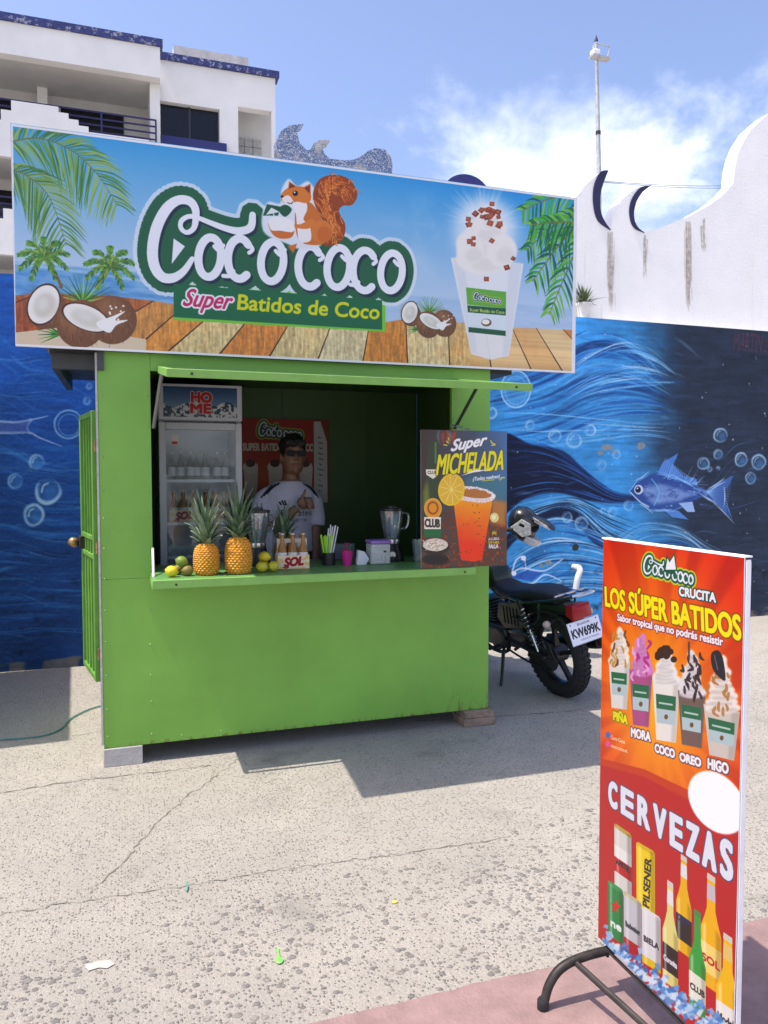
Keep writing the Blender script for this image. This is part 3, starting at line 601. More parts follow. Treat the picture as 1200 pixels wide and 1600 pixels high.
chip = noise2(611, 420, 12, octs=4); fl = np.clip((Y-330)/60, 0, 1)*np.clip((chip-.42)*5, 0, 1); Q.a += (np.array([.42, .16, .09])-Q.a)*(fl*.9)[..., None]; fl2 = np.clip((Y-380)/80, 0, 1)*np.clip((chip-.62)*9, 0, 1); Q.a += (np.array([.70, .34, .2])-Q.a)*(fl2*.8)[..., None]
Q.fill([(850, 800), (1000, 830), (980, 1080), (830, 1050)], (190, 120, 50), .85, feather=8); Q.ellipse((870, 990), 46, 50, (220, 206, 130)); Q.ellipse((864, 985), 22, 26, (240, 230, 180))
Q.fill([(185, 205), (290, 200), (290, 430), (300, 560), (325, 720), (325, 1180), (125, 1180), (128, 720), (165, 560), (180, 430)], (48, 62, 38), smooth=0); Q.fill([(135, 720), (175, 600), (195, 760), (180, 900), (135, 900)], (140, 150, 40), .6, feather=6); Q.stroke([(262, 215), (262, 420)], 8, (110, 150, 90), .7, feather=2)
Q.fill([(160, 490), (290, 490), (285, 550), (235, 590), (165, 545)], (224, 216, 200)); Q.text('CLUB', (178, 535), (275, 535), (178, 505), (90, 60, 40), .6)
Q.ellipse((232, 895), 92, 108, (214, 170, 90)); Q.ellipse((232, 895), 82, 96, (222, 140, 40)); Q.ellipse((232, 890), 50, 60, (140, 80, 30), ring=8); Q.fill([(140, 985), (315, 985), (312, 1110), (142, 1110)], (228, 220, 200)); Q.text('CLUB', (150, 1085), (300, 1090), (150, 1000), (50, 40, 36), 2.2); Q.fill([(135, 1115), (320, 1115), (315, 1195), (140, 1190)], (30, 96, 50))
Q.ellipse((255, 1290), 150, 85, (46, 34, 30)); Q.ellipse((255, 1272), 132, 66, (206, 196, 176)); 
for j in range(90): Q.ellipse((255+random.gauss(0, 55), 1272+random.gauss(0, 26)), 7, 6, random.choice([(226, 220, 206), (170, 130, 84), (236, 230, 220), (190, 160, 120)]))
Q.ellipse((255, 1425), 140, 60, (24, 18, 18), feather=6)
def grad(X, Y):
    t = np.clip((Y-265)/300, 0, 1)+.22*(n[np.clip(Y, 0, 610), np.clip(X, 0, 419)]-.5); t = np.clip(t*1.25, 0, 1); return [238-10*t, 176-118*t, 26+4*t]
Q.fill([(435, 740), (860, 770), (740, 1425), (660, 1448), (520, 1430)], grad)
for j in range(26): Q.ellipse((random.uniform(500, 780), random.uniform(860, 1390)), 6, 6, (110, 50, 20))
Q.ellipse((655, 750), 228, 80, (226, 210, 206), 7); Q.ellipse((655, 738), 186, 48, (176, 110, 50), 7)
for j in range(140): a = random.uniform(0, 6.28); Q.ellipse((655+math.cos(a)*random.uniform(186, 226), 750+math.sin(a)*random.uniform(52, 80)+math.cos(a)*20), 8, 7, random.choice([(240, 226, 222), (214, 190, 186), (250, 240, 238)]))
Q.ellipse((425, 700), 138, 170, (232, 190, 30), 10); Q.ellipse((425, 700), 122, 152, (222, 178, 60), 10)
for j in range(10): a = j*.628+.2; Q.stroke([(425, 700), (425+118*math.cos(a), 700+148*math.sin(a))], 2.5, (244, 220, 130))
for x, y, a in ((395, 215, 1), (380, 240, .4), (400, 185, 1.4), (835, 190, -1), (850, 215, -.3), (845, 240, .3), (930, 600, 1), (945, 575, .2)): Q.stroke([(x, y), (x-34*math.cos(a)*(1 if x < 600 else -1), y-30*math.sin(a)+6)], 5, (214, 206, 50))
Q.text('Super', (420, 300), (772, 236), (440, 178), (240, 240, 244), 2.6, [(5, (50, 44, 50))], .25); Q.text('MICHELADA', (268, 545), (962, 490), (268, 330), (226, 216, 20), 2.6, [(5, (60, 56, 30))], .16)
Q.fill([(520, 558), (660, 500), (850, 490), (660, 520)], (236, 236, 240)); Q.text('(Todos vuelven)', (648, 610), (925, 578), (650, 570), (226, 224, 226), .8, [], .15); Q.stroke([(745, 610), (800, 604), (870, 598)], 3, (214, 206, 50))
Q.text('LA CLÁSICA', (806, 1225), (918, 1222), (806, 1198), (226, 220, 210), .7); Q.text('QUE NUNCA', (806, 1258), (918, 1258), (806, 1234), (206, 198, 40), .7); Q.text('FALLA', (812, 1310), (908, 1306), (812, 1268), (230, 226, 220), 1); Q.stroke([(848, 1170), (850, 1140), (862, 1160), (866, 1128), (874, 1160), (886, 1138), (886, 1172)], 3, (206, 190, 50), n=1)
IMG_POSTER = Q.image(1.1, 1.05)

# ---------------- menu inside, fridge header, carton, number plate
m_ = Cv('menu_print', 400, 340, (176, 34, 24)); Y, X = np.mgrid[0:340, 0:400]; g = np.exp(-(((X-150)/130.)**2+((Y-240)/90.)**2)); m_.a += (np.array([.92, .55, .12])-m_.a)*(g*.6)[..., None]
logo(m_, lambda p: (60+p[0]*.19, p[1]*.17-4), .19, True); m_.text('SUPER BATIDOS DE COCO', (8, 128), (330, 128), (8, 98), (238, 226, 206), 2)
for x in (40, 150, 290): m_.fill([(x-30, 200), (x+34, 200), (x+26, 340), (x-22, 340)], (226, 214, 200)); m_.ellipse((x, 195), 34, 26, (236, 228, 218)); m_.ellipse((x, 178), 22, 16, (86, 46, 34))
m_.fill([(326, 0), (400, 0), (400, 340), (326, 340)], (150, 60, 24)); m_.fill([(330, 6), (362, 6), (392, 90), (394, 340), (330, 340)], (222, 224, 220))
for j in range(11): m_.stroke([(350+3*(j % 3), 70+j*22), (350+random.uniform(8, 26), 74+j*22)], 4, (40, 44, 50), .8)
IMG_MENU = m_.image(.55)
h_ = Cv('header_print', 360, 150, (60, 100, 150)); Y, X = np.mgrid[0:150, 0:360]; t = (Y/150.)[..., None]; h_.a[:] = (np.array([44, 82, 140.])*(1-t)+np.array([150, 190, 220.])*t)/255
mt = 95-28*noise2(1, 360, 40, octs=5)[0]*1.4+14*np.sin(np.arange(360)/28.); mk = (Y > mt[None]+10); nn = noise2(150, 360, 14, octs=4); h_.a[mk] = (np.where(nn[..., None] > .5, np.array([230, 236, 242.]), np.array([52, 74, 104.]))/255)[mk]
h_.text('HO', (136, 74), (232, 74), (136, 24), (204, 24, 34), 4, [(7, (236, 226, 228))]); h_.text('ME', (132, 128), (228, 128), (132, 82), (204, 24, 34), 4, [(7, (236, 226, 228))])
IMG_HEADER = h_.image(.7)
k_ = Cv('carton_print', 260, 110, (226, 208, 176)); 
for j in range(12): a = j*.5236; k_.fill([(150, 60), (150+260*math.cos(a), 60+260*math.sin(a)), (150+260*math.cos(a+.26), 60+260*math.sin(a+.26))], (222, 170, 70), .55, raw=True)
k_.text('SOL', (56, 92), (206, 80), (60, 22), (150, 22, 40), 6, [(9, (240, 226, 206))], .1); k_.stroke([(46, 96), (70, 104), (90, 96)], 9, (150, 22, 40), raw=True)
IMG_CARTON = k_.image(1.0)
p_ = Cv('plate_print', 420, 220, (224, 226, 238)); p_.text('KW699K', (30, 150), (392, 150), (30, 66), (26, 26, 38), 4); p_.text('ECUADOR', (130, 44), (290, 44), (130, 24), (70, 74, 110), 1); p_.text('AGENCIA DE TRANSITO', (120, 190), (360, 190), (120, 172), (120, 124, 150), .5)
for x in (40, 380): p_.ellipse((x, 24), 9, 9, (90, 90, 96))
p_.stroke([(4, 4), (416, 4), (416, 216), (4, 216), (4, 4)], 5, (170, 174, 190), n=1); IMG_PLATE = p_.image(1.0)

# ---------------- the painted wall
WX0, WX1, WZ1, WY = -2.6, 8.2, 3.10, 2.35
def wall_to(x, y): p = on_y(x, y, WY); return ((p[0]-WX0)/(WX1-WX0)*2160, (WZ1-p[2])/WZ1*620)
U = Cv('mural_paint', 2160, 620, to=wall_to); Y, X = np.mgrid[0:620, 0:2160]
xm = X/200.+WX0; n1 = noise2(620, 2160, 260, octs=5); n2 = noise2(620, 2160, 40, octs=4); n3 = np.repeat(noise2(620, 270, 6, octs=3), 8, 1)
lf = np.array([26, 88, 172.]); md = np.array([58, 150, 218.]); dk = np.array([40, 52, 72.])
t1 = np.clip((xm-.6)/2.4, 0, 1)[..., None]; t2 = np.clip((xm-4.75+(n1-.5)*1.5+(Y/620.-.45)*-.35)/.9, 0, 1); t2 = (t2*t2*(3-2*t2))[..., None]
base = (lf*(1-t1)+md*t1)*(1-t2)+dk*t2; base = base*(1-.30*(Y/620.)[..., None]*(1-t1))*(1+.5*(n1-.5)+.22*(n2-.5)+.30*(n3-.5))[..., None]; U.a[:] = np.clip(base/255, 0, 1)
def flow(A, Bc, n, cols, wd=(1, 3.5), al=(.35, .9), jit=3, seg=(0, 1)):
    A = np.array(spline(A, 8)); Bc = np.array(spline(Bc, 8)); k = min(len(A), len(Bc)); A = A[np.linspace(0, len(A)-1, k).astype(int)]; Bc = Bc[np.linspace(0, len(Bc)-1, k).astype(int)]
    for i in range(n):
        t = random.random(); s0 = random.uniform(seg[0], .7); s1 = min(seg[1], s0+random.uniform(.2, .75)); a, b = int(s0*(k-1)), max(int(s1*(k-1)), int(s0*(k-1))+3)
        P = (A*(1-t)+Bc*t)[a:b:3]+np.array([random.gauss(0, jit), random.gauss(0, jit)])
        if len(P) < 2: continue
        w_ = random.uniform(*wd); U.stroke(P, [w_*.2, w_, w_*.8, w_*.1], random.choice(cols), random.uniform(*al), n=4)
LB = [(96, 176, 232), (150, 206, 240), (60, 146, 220), (196, 226, 246)]; MBl = [(28, 84, 166), (20, 62, 130), (52, 128, 206), (16, 40, 96)]; DK = [(14, 20, 44), (20, 28, 66), (10, 14, 30)]
flow([(760, 590), (850, 560), (920, 520), (980, 530), (1040, 590)], [(760, 700), (850, 690), (930, 660), (1000, 650), (1060, 650)], 130, MBl+LB[:1], (2, 8), (.2, .6), 4)
flow([(880, 585), (930, 545), (975, 528), (1020, 545), (1055, 580)], [(880, 640), (930, 620), (990, 610), (1030, 606), (1060, 600)], 60, LB, (.8, 2.6), (.4, .9), 2)
flow([(770, 640), (840, 640), (920, 650), (1000, 660), (1050, 660)], [(770, 690), (840, 700), (920, 690), (1000, 680), (1060, 690)], 30, LB, (.8, 2), (.3, .8), 2)
U.fill([(780, 682), (830, 694), (880, 705), (920, 740), (960, 768), (1010, 778), (960, 786), (920, 782), (870, 770), (820, 780), (780, 800)], (14, 20, 46), .95, smooth=5, feather=1)
U.fill([(780, 852), (830, 800), (870, 790), (905, 800), (940, 836), (960, 862), (930, 850), (890, 812), (850, 812), (800, 850), (780, 880)], (14, 22, 50), .9, smooth=5, feather=1)
flow([(780, 680), (850, 692), (900, 720), (960, 768), (1020, 775)], [(780, 800), (850, 775), (900, 775), (960, 788), (1020, 785)], 70, MBl+[(60, 110, 190)], (.8, 2.5), (.3, .8), 2)
flow([(780, 800), (850, 785), (900, 780), (950, 800), (1010, 820)], [(780, 850), (850, 800), (900, 800), (950, 850), (1010, 880)], 60, DK+LB[:2], (.8, 3), (.4, .9), 2)
flow([(780, 850), (850, 815), (910, 820), (980, 850), (1060, 850), (1120, 860)], [(780, 990), (850, 940), (920, 930), (990, 930), (1060, 910), (1150, 900)], 170, LB+MBl, (.8, 4), (.3, .85), 4)
flow([(950, 850), (1000, 815), (1060, 820), (1110, 850), (1180, 880)], [(950, 900), (1010, 850), (1070, 850), (1110, 880), (1180, 900)], 40, LB, (.7, 2.2), (.3, .8), 2)
flow([(1100, 780), (1150, 700), (1210, 690)], [(1100, 800), (1150, 790), (1210, 770)], 26, [(60, 100, 160), (90, 140, 190), (40, 70, 120)], (.7, 2), (.3, .7), 4)
flow([(780, 900), (900, 960), (1000, 960), (1100, 955)], [(780, 1050), (900, 1020), (1000, 990), (1100, 985)], 60, MBl+LB[:2], (1, 5), (.2, .6), 5)
flow([(-150, 470), (-20, 500), (60, 560), (170, 540)], [(-150, 1000), (0, 1000), (80, 990), (180, 1000)], 110, [(28, 84, 166), (40, 110, 190), (20, 62, 130), (60, 140, 210)], (1.5, 9), (.12, .4), 8)
flow([(-80, 520), (20, 545), (90, 540), (170, 590)], [(-80, 980), (20, 960), (90, 985), (180, 960)], 60, [(120, 170, 214), (90, 150, 206)], (.7, 1.8), (.2, .55), 5)
for _ in range(260):
    x, y = random.uniform(770, 1060), random.uniform(520, 960); L = random.uniform(14, 60); a = -.35*math.sin((x-770)/60.)+.25*math.sin(y/37.)+random.gauss(0, .12); c_ = .12*random.choice((-1, 1))
    U.stroke([(x, y), (x+L*.5*math.cos(a), y+L*.5*math.sin(a)+L*c_), (x+L*math.cos(a+c_), y+L*math.sin(a+c_))], [.4, random.uniform(2, 7), .4], random.choice(LB[:3]+MBl), random.uniform(.08, .32), n=4, feather=1)
for _ in range(90):
    x, y = random.uniform(-60, 165), random.uniform(430, 1030); L = random.uniform(14, 46); a = .3*math.sin(x/40.+y/50.)+random.gauss(0, .1)
    U.stroke([(x, y), (x+L*.5*math.cos(a), y+L*.5*math.sin(a)-3), (x+L*math.cos(a), y+L*math.sin(a))], [.4, random.uniform(1.5, 6), .4], random.choice([(40, 110, 190), (20, 56, 120), (70, 150, 216), (16, 44, 100)]), random.uniform(.1, .35), n=4, feather=1)
for _ in range(60):
    x, y = random.uniform(1040, 1260), random.uniform(620, 960); L = random.uniform(20, 60); U.stroke([(x, y), (x+L*.5, y-random.uniform(0, 9)), (x+L, y+random.uniform(-6, 6))], [.3, random.uniform(1, 4), .3], random.choice([(58, 84, 124), (70, 110, 160), (30, 40, 62)]), random.uniform(.12, .4), n=4)
def bubble(x, y, r, c=(176, 210, 236)):
    U.ellipse((x, y), r, r*1.04, (110, 170, 220), alpha=.18, feather=1); ex_ = random.uniform(.85, 1.0); ro = random.uniform(0, 3)
    for k in range(3):
        a0 = random.uniform(0, 6.28); sp_ = random.uniform(3.2, 6.0); rr = r*random.uniform(.84, 1.0); q = [(x+rr*ex_*math.cos(t)*(1+.05*math.sin(3*t+ro)), y+rr*math.sin(t)*(1+.05*math.cos(2*t+ro))) for t in np.linspace(a0, a0+sp_, 12)]
        U.stroke(q, [max(.6, r*.06), max(1.3, r*random.uniform(.16, .3)), max(.6, r*.05)], random.choice([c, (150, 196, 230), (206, 228, 244)]), random.uniform(.45, .85), n=3, feather=.6)
    U.ellipse((x+r*.2, y+r*.2), r*.45, r*.5, (60, 130, 200), alpha=.4, feather=2); U.stroke([(x-r*.5, y+.1*r), (x-r*.35, y-r*.4), (x, y-r*.6)], max(1.2, r*.14), (224, 238, 248), .6)
for x, y, r in ((57, 722, 12), (24, 752, 12), (75, 767, 20), (53, 805, 17), (139, 603, 5), (136, 626, 6), (828, 664, 8), (867, 681, 10), (897, 688, 12), (922, 672, 9), (940, 727, 8), (963, 710, 7), (768, 645, 9), (957, 800, 8), (982, 790, 8), (942, 798, 4), (886, 808, 9), (908, 818, 11), (1126, 680, 11), (1122, 710, 8), (1099, 724, 10), (1109, 733, 4), (1122, 732, 3), (1158, 718, 11), (1185, 722, 12), (1173, 747, 9)): bubble(x, y, r)
U.ellipse((107, 663), 22, 22, (150, 190, 226), ring=3, alpha=.7); U.ellipse((108, 664), 17, 17, (150, 190, 226), ring=1.6, alpha=.5)
U.ellipse((806, 608), 24, 30, (90, 170, 226), alpha=.5); U.ellipse((806, 608), 23, 29, (170, 210, 240), ring=3, alpha=.8); U.ellipse((806, 610), 17, 22, (130, 190, 232), ring=2, alpha=.6)
# fish
fb = [(984, 768), (996, 752), (1012, 742), (1030, 738), (1056, 745), (1088, 762), (1108, 765), (1128, 752), (1148, 742), (1134, 766), (1134, 786), (1142, 810), (1118, 786), (1098, 775), (1074, 788), (1046, 798), (1020, 798), (1000, 784)]
U.fill(fb, (46, 78, 146)); U.fill([(1000, 765), (1030, 755), (1070, 768), (1090, 770), (1060, 784), (1020, 788)], (150, 176, 222), .6, feather=3); U.fill([(1026, 740), (1036, 722), (1060, 708), (1052, 726), (1068, 744), (1088, 748), (1090, 760), (1050, 748)], (70, 120, 196)); U.fill([(1034, 794), (1050, 808), (1076, 812), (1060, 798)], (80, 130, 200)); U.fill([(1060, 786), (1074, 800), (1086, 800), (1082, 784)], (150, 180, 224))
for _ in range(26):
    a = random.randrange(len(fb)-1); p, q = np.array(fb[a]), np.array(fb[a+1]); o_ = np.array([random.gauss(0, 2.2), random.gauss(0, 2.2)]); e_ = (q-p)*random.uniform(.0, .35); U.stroke([p+o_-e_, (p+q)/2+o_*.5, q+o_+e_], [.5, 2.2, .5], random.choice([(176, 206, 238), (110, 170, 226), (206, 222, 244)]), .8, n=3)
for _ in range(40): a = random.uniform(996, 1100); b = 768+random.uniform(-20, 22)*(1-abs(a-1040)/90); U.fill([(a+random.gauss(0, 7), b+random.gauss(0, 3)) for _k in range(4)], random.choice([(24, 44, 104), (34, 66, 140), (92, 128, 196), (150, 176, 224)]), .45, feather=1)
for _ in range(14): a = random.uniform(1026, 1090); U.stroke([(a, 745+(a-1026)*.2), (a+random.uniform(4, 16), 732+random.uniform(-18, 8)+(a-1026)*.3)], [1.6, 1, .3], (150, 190, 236), .8)
for j in range(34): a = random.uniform(1000, 1095); b = random.uniform(750, 792); U.stroke([(a, b), (a+random.uniform(6, 20), b+random.uniform(-2, 7))], [1, 2, .5], random.choice([(190, 210, 240), (120, 160, 220), (40, 70, 140)]), .7)
for j in range(16): U.stroke([(1030+j*3.6, 742+j*.4), (1040+j*2.6, 716+j*2)], 1.2, (150, 190, 236), .6); U.stroke([(1104, 768), (1144-j*.6, 744+j*4)], 1.2, (130, 180, 230), .6)
U.stroke([(1018, 748), (1030, 768), (1022, 790)], 2, (110, 190, 236), .9); U.ellipse((998, 765), 7, 7.5, (190, 206, 234)); U.ellipse((997, 765), 4.4, 5, (20, 26, 60)); U.ellipse((996, 763), 1.3, 1.3, (240, 244, 250)); U.stroke([(985, 769), (1000, 784), (1014, 792)], 2, (206, 220, 240))
# tail of another fish (left) and a small fish behind the motorcycle
for P in ([(-30, 655), (20, 660), (48, 656), (75, 650)], [(-30, 676), (18, 676), (46, 676), (62, 684), (96, 697)], [(48, 656), (42, 668), (48, 678)]): U.stroke(P, [5, 4, 3, 1.5], (150, 172, 214), .9)
U.fill([(-30, 658), (20, 662), (48, 658), (43, 668), (46, 676), (18, 675), (-30, 675)], (70, 92, 160), .8, feather=1)
for P in ([(792, 902), (815, 888), (850, 892), (880, 873)], [(796, 908), (830, 912), (852, 898), (878, 908)], [(800, 896), (806, 876), (818, 870), (822, 888)], [(792, 902), (800, 912)]): U.stroke(P, [3, 4, 3, 2], (206, 220, 244), .9)
U.fill([(796, 902), (820, 892), (850, 894), (830, 908)], (46, 90, 180), .9); U.ellipse((818, 872), 4, 4, (230, 238, 250)); U.ellipse((803, 896), 4, 4, (224, 234, 248))
# scrapes to bare plaster, chalk specks, old spray tag, crumbled foot
for cx, cy, s_ in ((950, 700, 10), (938, 708, 6), (1002, 697, 9), (960, 706, 5), (858, 880, 7), (846, 884, 5)): U.fill([(cx+s_*random.uniform(.5, 1.3)*math.cos(a), cy+s_*.6*random.uniform(.5, 1.3)*math.sin(a)) for a in np.arange(9)*.7], (140, 140, 140), .85)
for j in range(90): U.ellipse((random.uniform(780, 1200), random.uniform(520, 940)), random.uniform(.4, 1.3), random.uniform(.4, 1.6), (210, 214, 222), alpha=.7)
for j in range(30): U.ellipse((random.uniform(0, 150), random.uniform(560, 1000)), random.uniform(.3, .9), random.uniform(.3, .9), (200, 206, 216), alpha=.7)
U.text('MARTIN', (1146, 548), (1190, 552), (1146, 516), (108, 52, 66), .3, [], .1, .55); U.text('24', (1193, 550), (1204, 551), (1193, 528), (108, 52, 66), .3, [], .1, .5)
ft = np.clip((Y-(612-20*noise2(1, 2160, 70, octs=5)[0][None]))/3, 0, 1)*np.clip((n2-.38)*9, 0, 1); U.a += (np.array([.40, .38, .37])*(.7+.6*n2[..., None])-U.a)*(ft*.9)[..., None]
stn = np.clip((noise2(620, 2160, 24, octs=5)-.66)*7, 0, 1)*np.clip((Y-380)/200, 0, 1); U.a *= (1-.45*stn)[..., None]
IMG_MURAL = U.image(1.05, .98)

# ================================================================ SETTING
def ground_material():
    m = bpy.data.materials.new('worn_concrete'); m.use_nodes = True; N = m.node_tree.nodes; L = m.node_tree.links; b = N['Principled BSDF']
    b.inputs['Roughness'].default_value = .9; b.inputs['Specular IOR Level'].default_value = .25
    tc = N.new('ShaderNodeTexCoord')
    def noise(s, d=6, r=.6):
        n = N.new('ShaderNodeTexNoise'); n.inputs['Scale'].default_value = s; n.inputs['Detail'].default_value = d; n.inputs['Roughness'].default_value = r; L.new(tc.outputs['Object'], n.inputs['Vector']); return n.outputs['Fac']
    def ramp(x, a, bb, c0, c1):
        r = N.new('ShaderNodeMapRange'); r.inputs['From Min'].default_value = a; r.inputs['From Max'].default_value = bb; r.inputs['To Min'].default_value = c0; r.inputs['To Max'].default_value = c1; L.new(x, r.inputs['Value']); return r.outputs[0]
    def mix(f, a, bcol, mode='MIX'):
        x = N.new('ShaderNodeMix'); x.data_type = 'RGBA'; x.blend_type = mode
        if isinstance(f, float): x.inputs['Factor'].default_value = f
        else: L.new(f, x.inputs['Factor'])
        for k, v in (('A', a), ('B', bcol)):
            if isinstance(v, tuple): x.inputs[k].default_value = (*v, 1)
            else: L.new(v, x.inputs[k])
        return x.outputs['Result']
    big = noise(.7, 5); mid = noise(5, 7); fine = noise(75, 6, .7)
    c = mix(ramp(big, .3, .7, 0, 1), (.385, .358, .31), (.45, .418, .365)); c = mix(ramp(mid, .38, .72, 0, .55), c, (.315, .293, .26))
    vo = N.new('ShaderNodeTexVoronoi'); vo.inputs['Scale'].default_value = 85; L.new(tc.outputs['Object'], vo.inputs['Vector'])
    sp = N.new('ShaderNodeMath'); sp.operation = 'MULTIPLY'; sp.use_clamp = True; L.new(ramp(vo.outputs['Distance'], .22, .38, 1, 0), sp.inputs[0])
    sepc = N.new('ShaderNodeSeparateColor'); L.new(vo.outputs['Color'], sepc.inputs[0]); L.new(ramp(sepc.outputs[0], .46, .56, 0, .7), sp.inputs[1])
    c = mix(sp.outputs[0], c, (.19, .18, .175)); c = mix(ramp(fine, .35, .65, 0, .5), c, (.48, .45, .405)); c = mix(ramp(noise(150, 3), .54, .70, 0, .65), c, (.19, .18, .165))
    stain = noise(1.6, 8, .68); c = mix(ramp(stain, .58, .72, 0, .5), c, (.15, .145, .135)); c = mix(ramp(noise(.42, 9, .7), .5, .68, 0, .3), c, (.22, .21, .19)); L.new(c, b.inputs['Base Color'])
    ad = N.new('ShaderNodeMath'); ad.operation = 'ADD'; L.new(fine, ad.inputs[0]); L.new(sp.outputs[0], ad.inputs[1])
    bp = N.new('ShaderNodeBump'); bp.inputs['Strength'].default_value = .9; bp.inputs['Distance'].default_value = .016; L.new(ad.outputs[0], bp.inputs['Height']); L.new(bp.outputs[0], b.inputs['Normal']); return m
GM = ground_material()
tag(MB().add([(-80, -60, 0), (120, -60, 0), (120, 140, 0), (-80, 140, 0)], [(0, 1, 2, 3)]).build('ground', GM, smooth=0), kind='structure')
# painted kerb strip with a worn edge
MP = M('pink_paving_paint', (.25, .165, .158), .85, var=.2, vs=9, bump=.25, bs=90, grime=.35)
mb = MB(); xs = np.arange(-4, 9, .06); ed = [-2.215+.012*mnoise.noise(Vector((x*3, 0, 0)))+.008*mnoise.noise(Vector((x*17, 5, 0))) for x in xs]
for i in range(len(xs)-1): mb.add([(xs[i], -3.7, .004), (xs[i+1], -3.7, .004), (xs[i+1], ed[i+1], .004), (xs[i], ed[i], .004)], [(0, 1, 2, 3)])
tag(mb.build('painted_paving_strip', MP, smooth=0), kind='structure')
# cracks: thin sunken-looking dark lines lying on the slab
def crack(pts, w0, name):
    P = [on_z(*p) for p in pts]; P = spline([(p[0], p[1]) for p in P], 14); mb = MB(); rg = random.Random(len(pts)); A = []
    for i, p in enumerate(P):
        d = P[min(i+1, len(P)-1)]-P[max(i-1, 0)]; d /= np.hypot(*d); n = np.array([-d[1], d[0]]); q = p+n*rg.gauss(0, .006); w_ = w0*rg.uniform(.15, 1); A.append((q+n*w_, q-n*w_))
    for i in range(len(A)-1): mb.add([(*A[i][0], .003), (*A[i][1], .003), (*A[i+1][1], .003), (*A[i+1][0], .003)], [(0, 1, 2, 3)])
    tag(mb.build(name, M('crack_dirt', (.19, .175, .15), .95, var=.3), smooth=0), kind='structure')
crack([(-60, 1440), (0, 1430), (130, 1408), (290, 1385), (420, 1362), (540, 1346), (620, 1335), (800, 1308)], .0032, 'ground_crack')
crack([(138, 1396), (200, 1340), (262, 1270), (330, 1218), (372, 1186)], .004, 'ground_crack')
crack([(0, 1240), (110, 1222), (260, 1205), (330, 1196)], .005, 'ground_crack')
crack([(640, 1128), (800, 1118), (900, 1110), (960, 1098)], .005, 'ground_crack')
crack([(112, 1150), (135, 1147), (162, 1142)], .003, 'ground_crack')
# pebbles laid bare in the worn foreground slab
mb = MB(); rg = random.Random(5); cnt = 0
while cnt < 2500:
    x = rg.uniform(-2.0, 2.3); y = rg.uniform(-2.9, -1.05); lim = -1.62+.17*x+.12*mnoise.noise(Vector((x*2, y*2, 0)))
    pr = 1.0 if y < lim else .12
    if y < -2.2 and x > -.2: continue
    if rg.random() > pr*(.30+1.0*max(0, mnoise.noise(Vector((x*2.3, y*2.3, 3)))+.25)): continue
    r = (.0038+.0095*rg.random()**1.4)*(1 if y < lim else .6); a0 = rg.uniform(0, 6); st = rg.uniform(.55, 1); n = 7
    R1 = [(x+r*rg.uniform(.85, 1.1)*math.cos(a0+k*2*math.pi/n), y+r*st*math.sin(a0+k*2*math.pi/n), .001) for k in range(n)]; R2 = [(x+(p[0]-x)*.6, y+(p[1]-y)*.6, .001+r*.22) for p in R1]
    b0 = len(mb.v); mb.add(R1+R2, [(k, (k+1) % n, n+(k+1) % n, n+k) for k in range(n)]+[tuple(range(n, 2*n))], rg.choice((0, 0, 1))); cnt += 1
tag(mb.build('exposed_pebbles', [M('pebble_dark', (.155, .147, .138), .85, var=.3, vs=40), M('pebble_brown', (.20, .18, .16), .85, var=.3, vs=40)], fix=False), 'small dark pebbles bared in the worn concrete in front', 'pebbles', kind='stuff')
# plaster smear on the foreground slab
mb = MB(); c = on_z(150, 1510); mb.add([(c[0]+.055*rg.uniform(.5, 1.2)*math.cos(k*.45), c[1]+.03*rg.uniform(.5, 1.2)*math.sin(k*.45), .0035) for k in range(14)], [tuple(range(14))])
tag(mb.build('plaster_spot', M('plaster_spot', (.43, .40, .36), .9, var=.2), smooth=0), kind='structure')

# ---------------- painted wall
mb = printed_panel((WX0, WY, 0), (WX1-WX0, 0, 0), (0, 0, WZ1), (0, .2, 0))
tag(mb.build('mural_wall', [M_print('mural', IMG_MURAL, .75, .25, bump=.35, bs=22, wear=.06), M('plaster', (.5, .49, .47), .9, bump=.2)], smooth=0), 'long blue wall painted with fish, bubbles and waves behind the kiosk', 'wall')
# ---------------- white wall with wave crests on top of it
Y2 = 2.5
def wy(x, y, Yv=Y2): p = on_y(x, y, Yv); return (p[0], p[2])
def white_material():
    m = M('white_render', (.90, .885, .86), .85, var=.04, vs=3, bump=.15, bs=40); N = m.node_tree.nodes; L = m.node_tree.links; b = N['Principled BSDF']; src = b.inputs['Base Color'].links[0].from_socket
    tc = N.new('ShaderNodeTexCoord'); mp = N.new('ShaderNodeMapping'); mp.inputs['Scale'].default_value = (5.5, 1, .35); L.new(tc.outputs['Object'], mp.inputs[0])
    n = N.new('ShaderNodeTexNoise'); n.inputs['Scale'].default_value = 1; n.inputs['Detail'].default_value = 10; n.inputs['Roughness'].default_value = .72; L.new(mp.outputs[0], n.inputs['Vector'])
    r = N.new('ShaderNodeMapRange'); r.inputs['From Min'].default_value = .575; r.inputs['From Max'].default_value = .70; r.inputs['To Max'].default_value = .6; L.new(n.outputs['Fac'], r.inputs['Value'])
    x = N.new('ShaderNodeMix'); x.data_type = 'RGBA'; L.new(r.outputs[0], x.inputs['Factor']); L.new(src, x.inputs['A']); x.inputs['B'].default_value = (.42, .36, .29, 1); L.new(x.outputs['Result'], b.inputs['Base Color']); return m
WM = white_material()
c1 = [(905, 302), (913, 291), (924, 280), (937, 270), (951, 266)]; c1i = [(946, 278), (940, 296), (938, 316), (940, 334), (946, 347), (954, 358)]
c2 = [(957, 342), (962, 326), (972, 311), (986, 299), (1000, 292), (1018, 289)]; c2i = [(1004, 300), (995, 314), (991, 330), (992, 345), (998, 356), (1007, 363)]
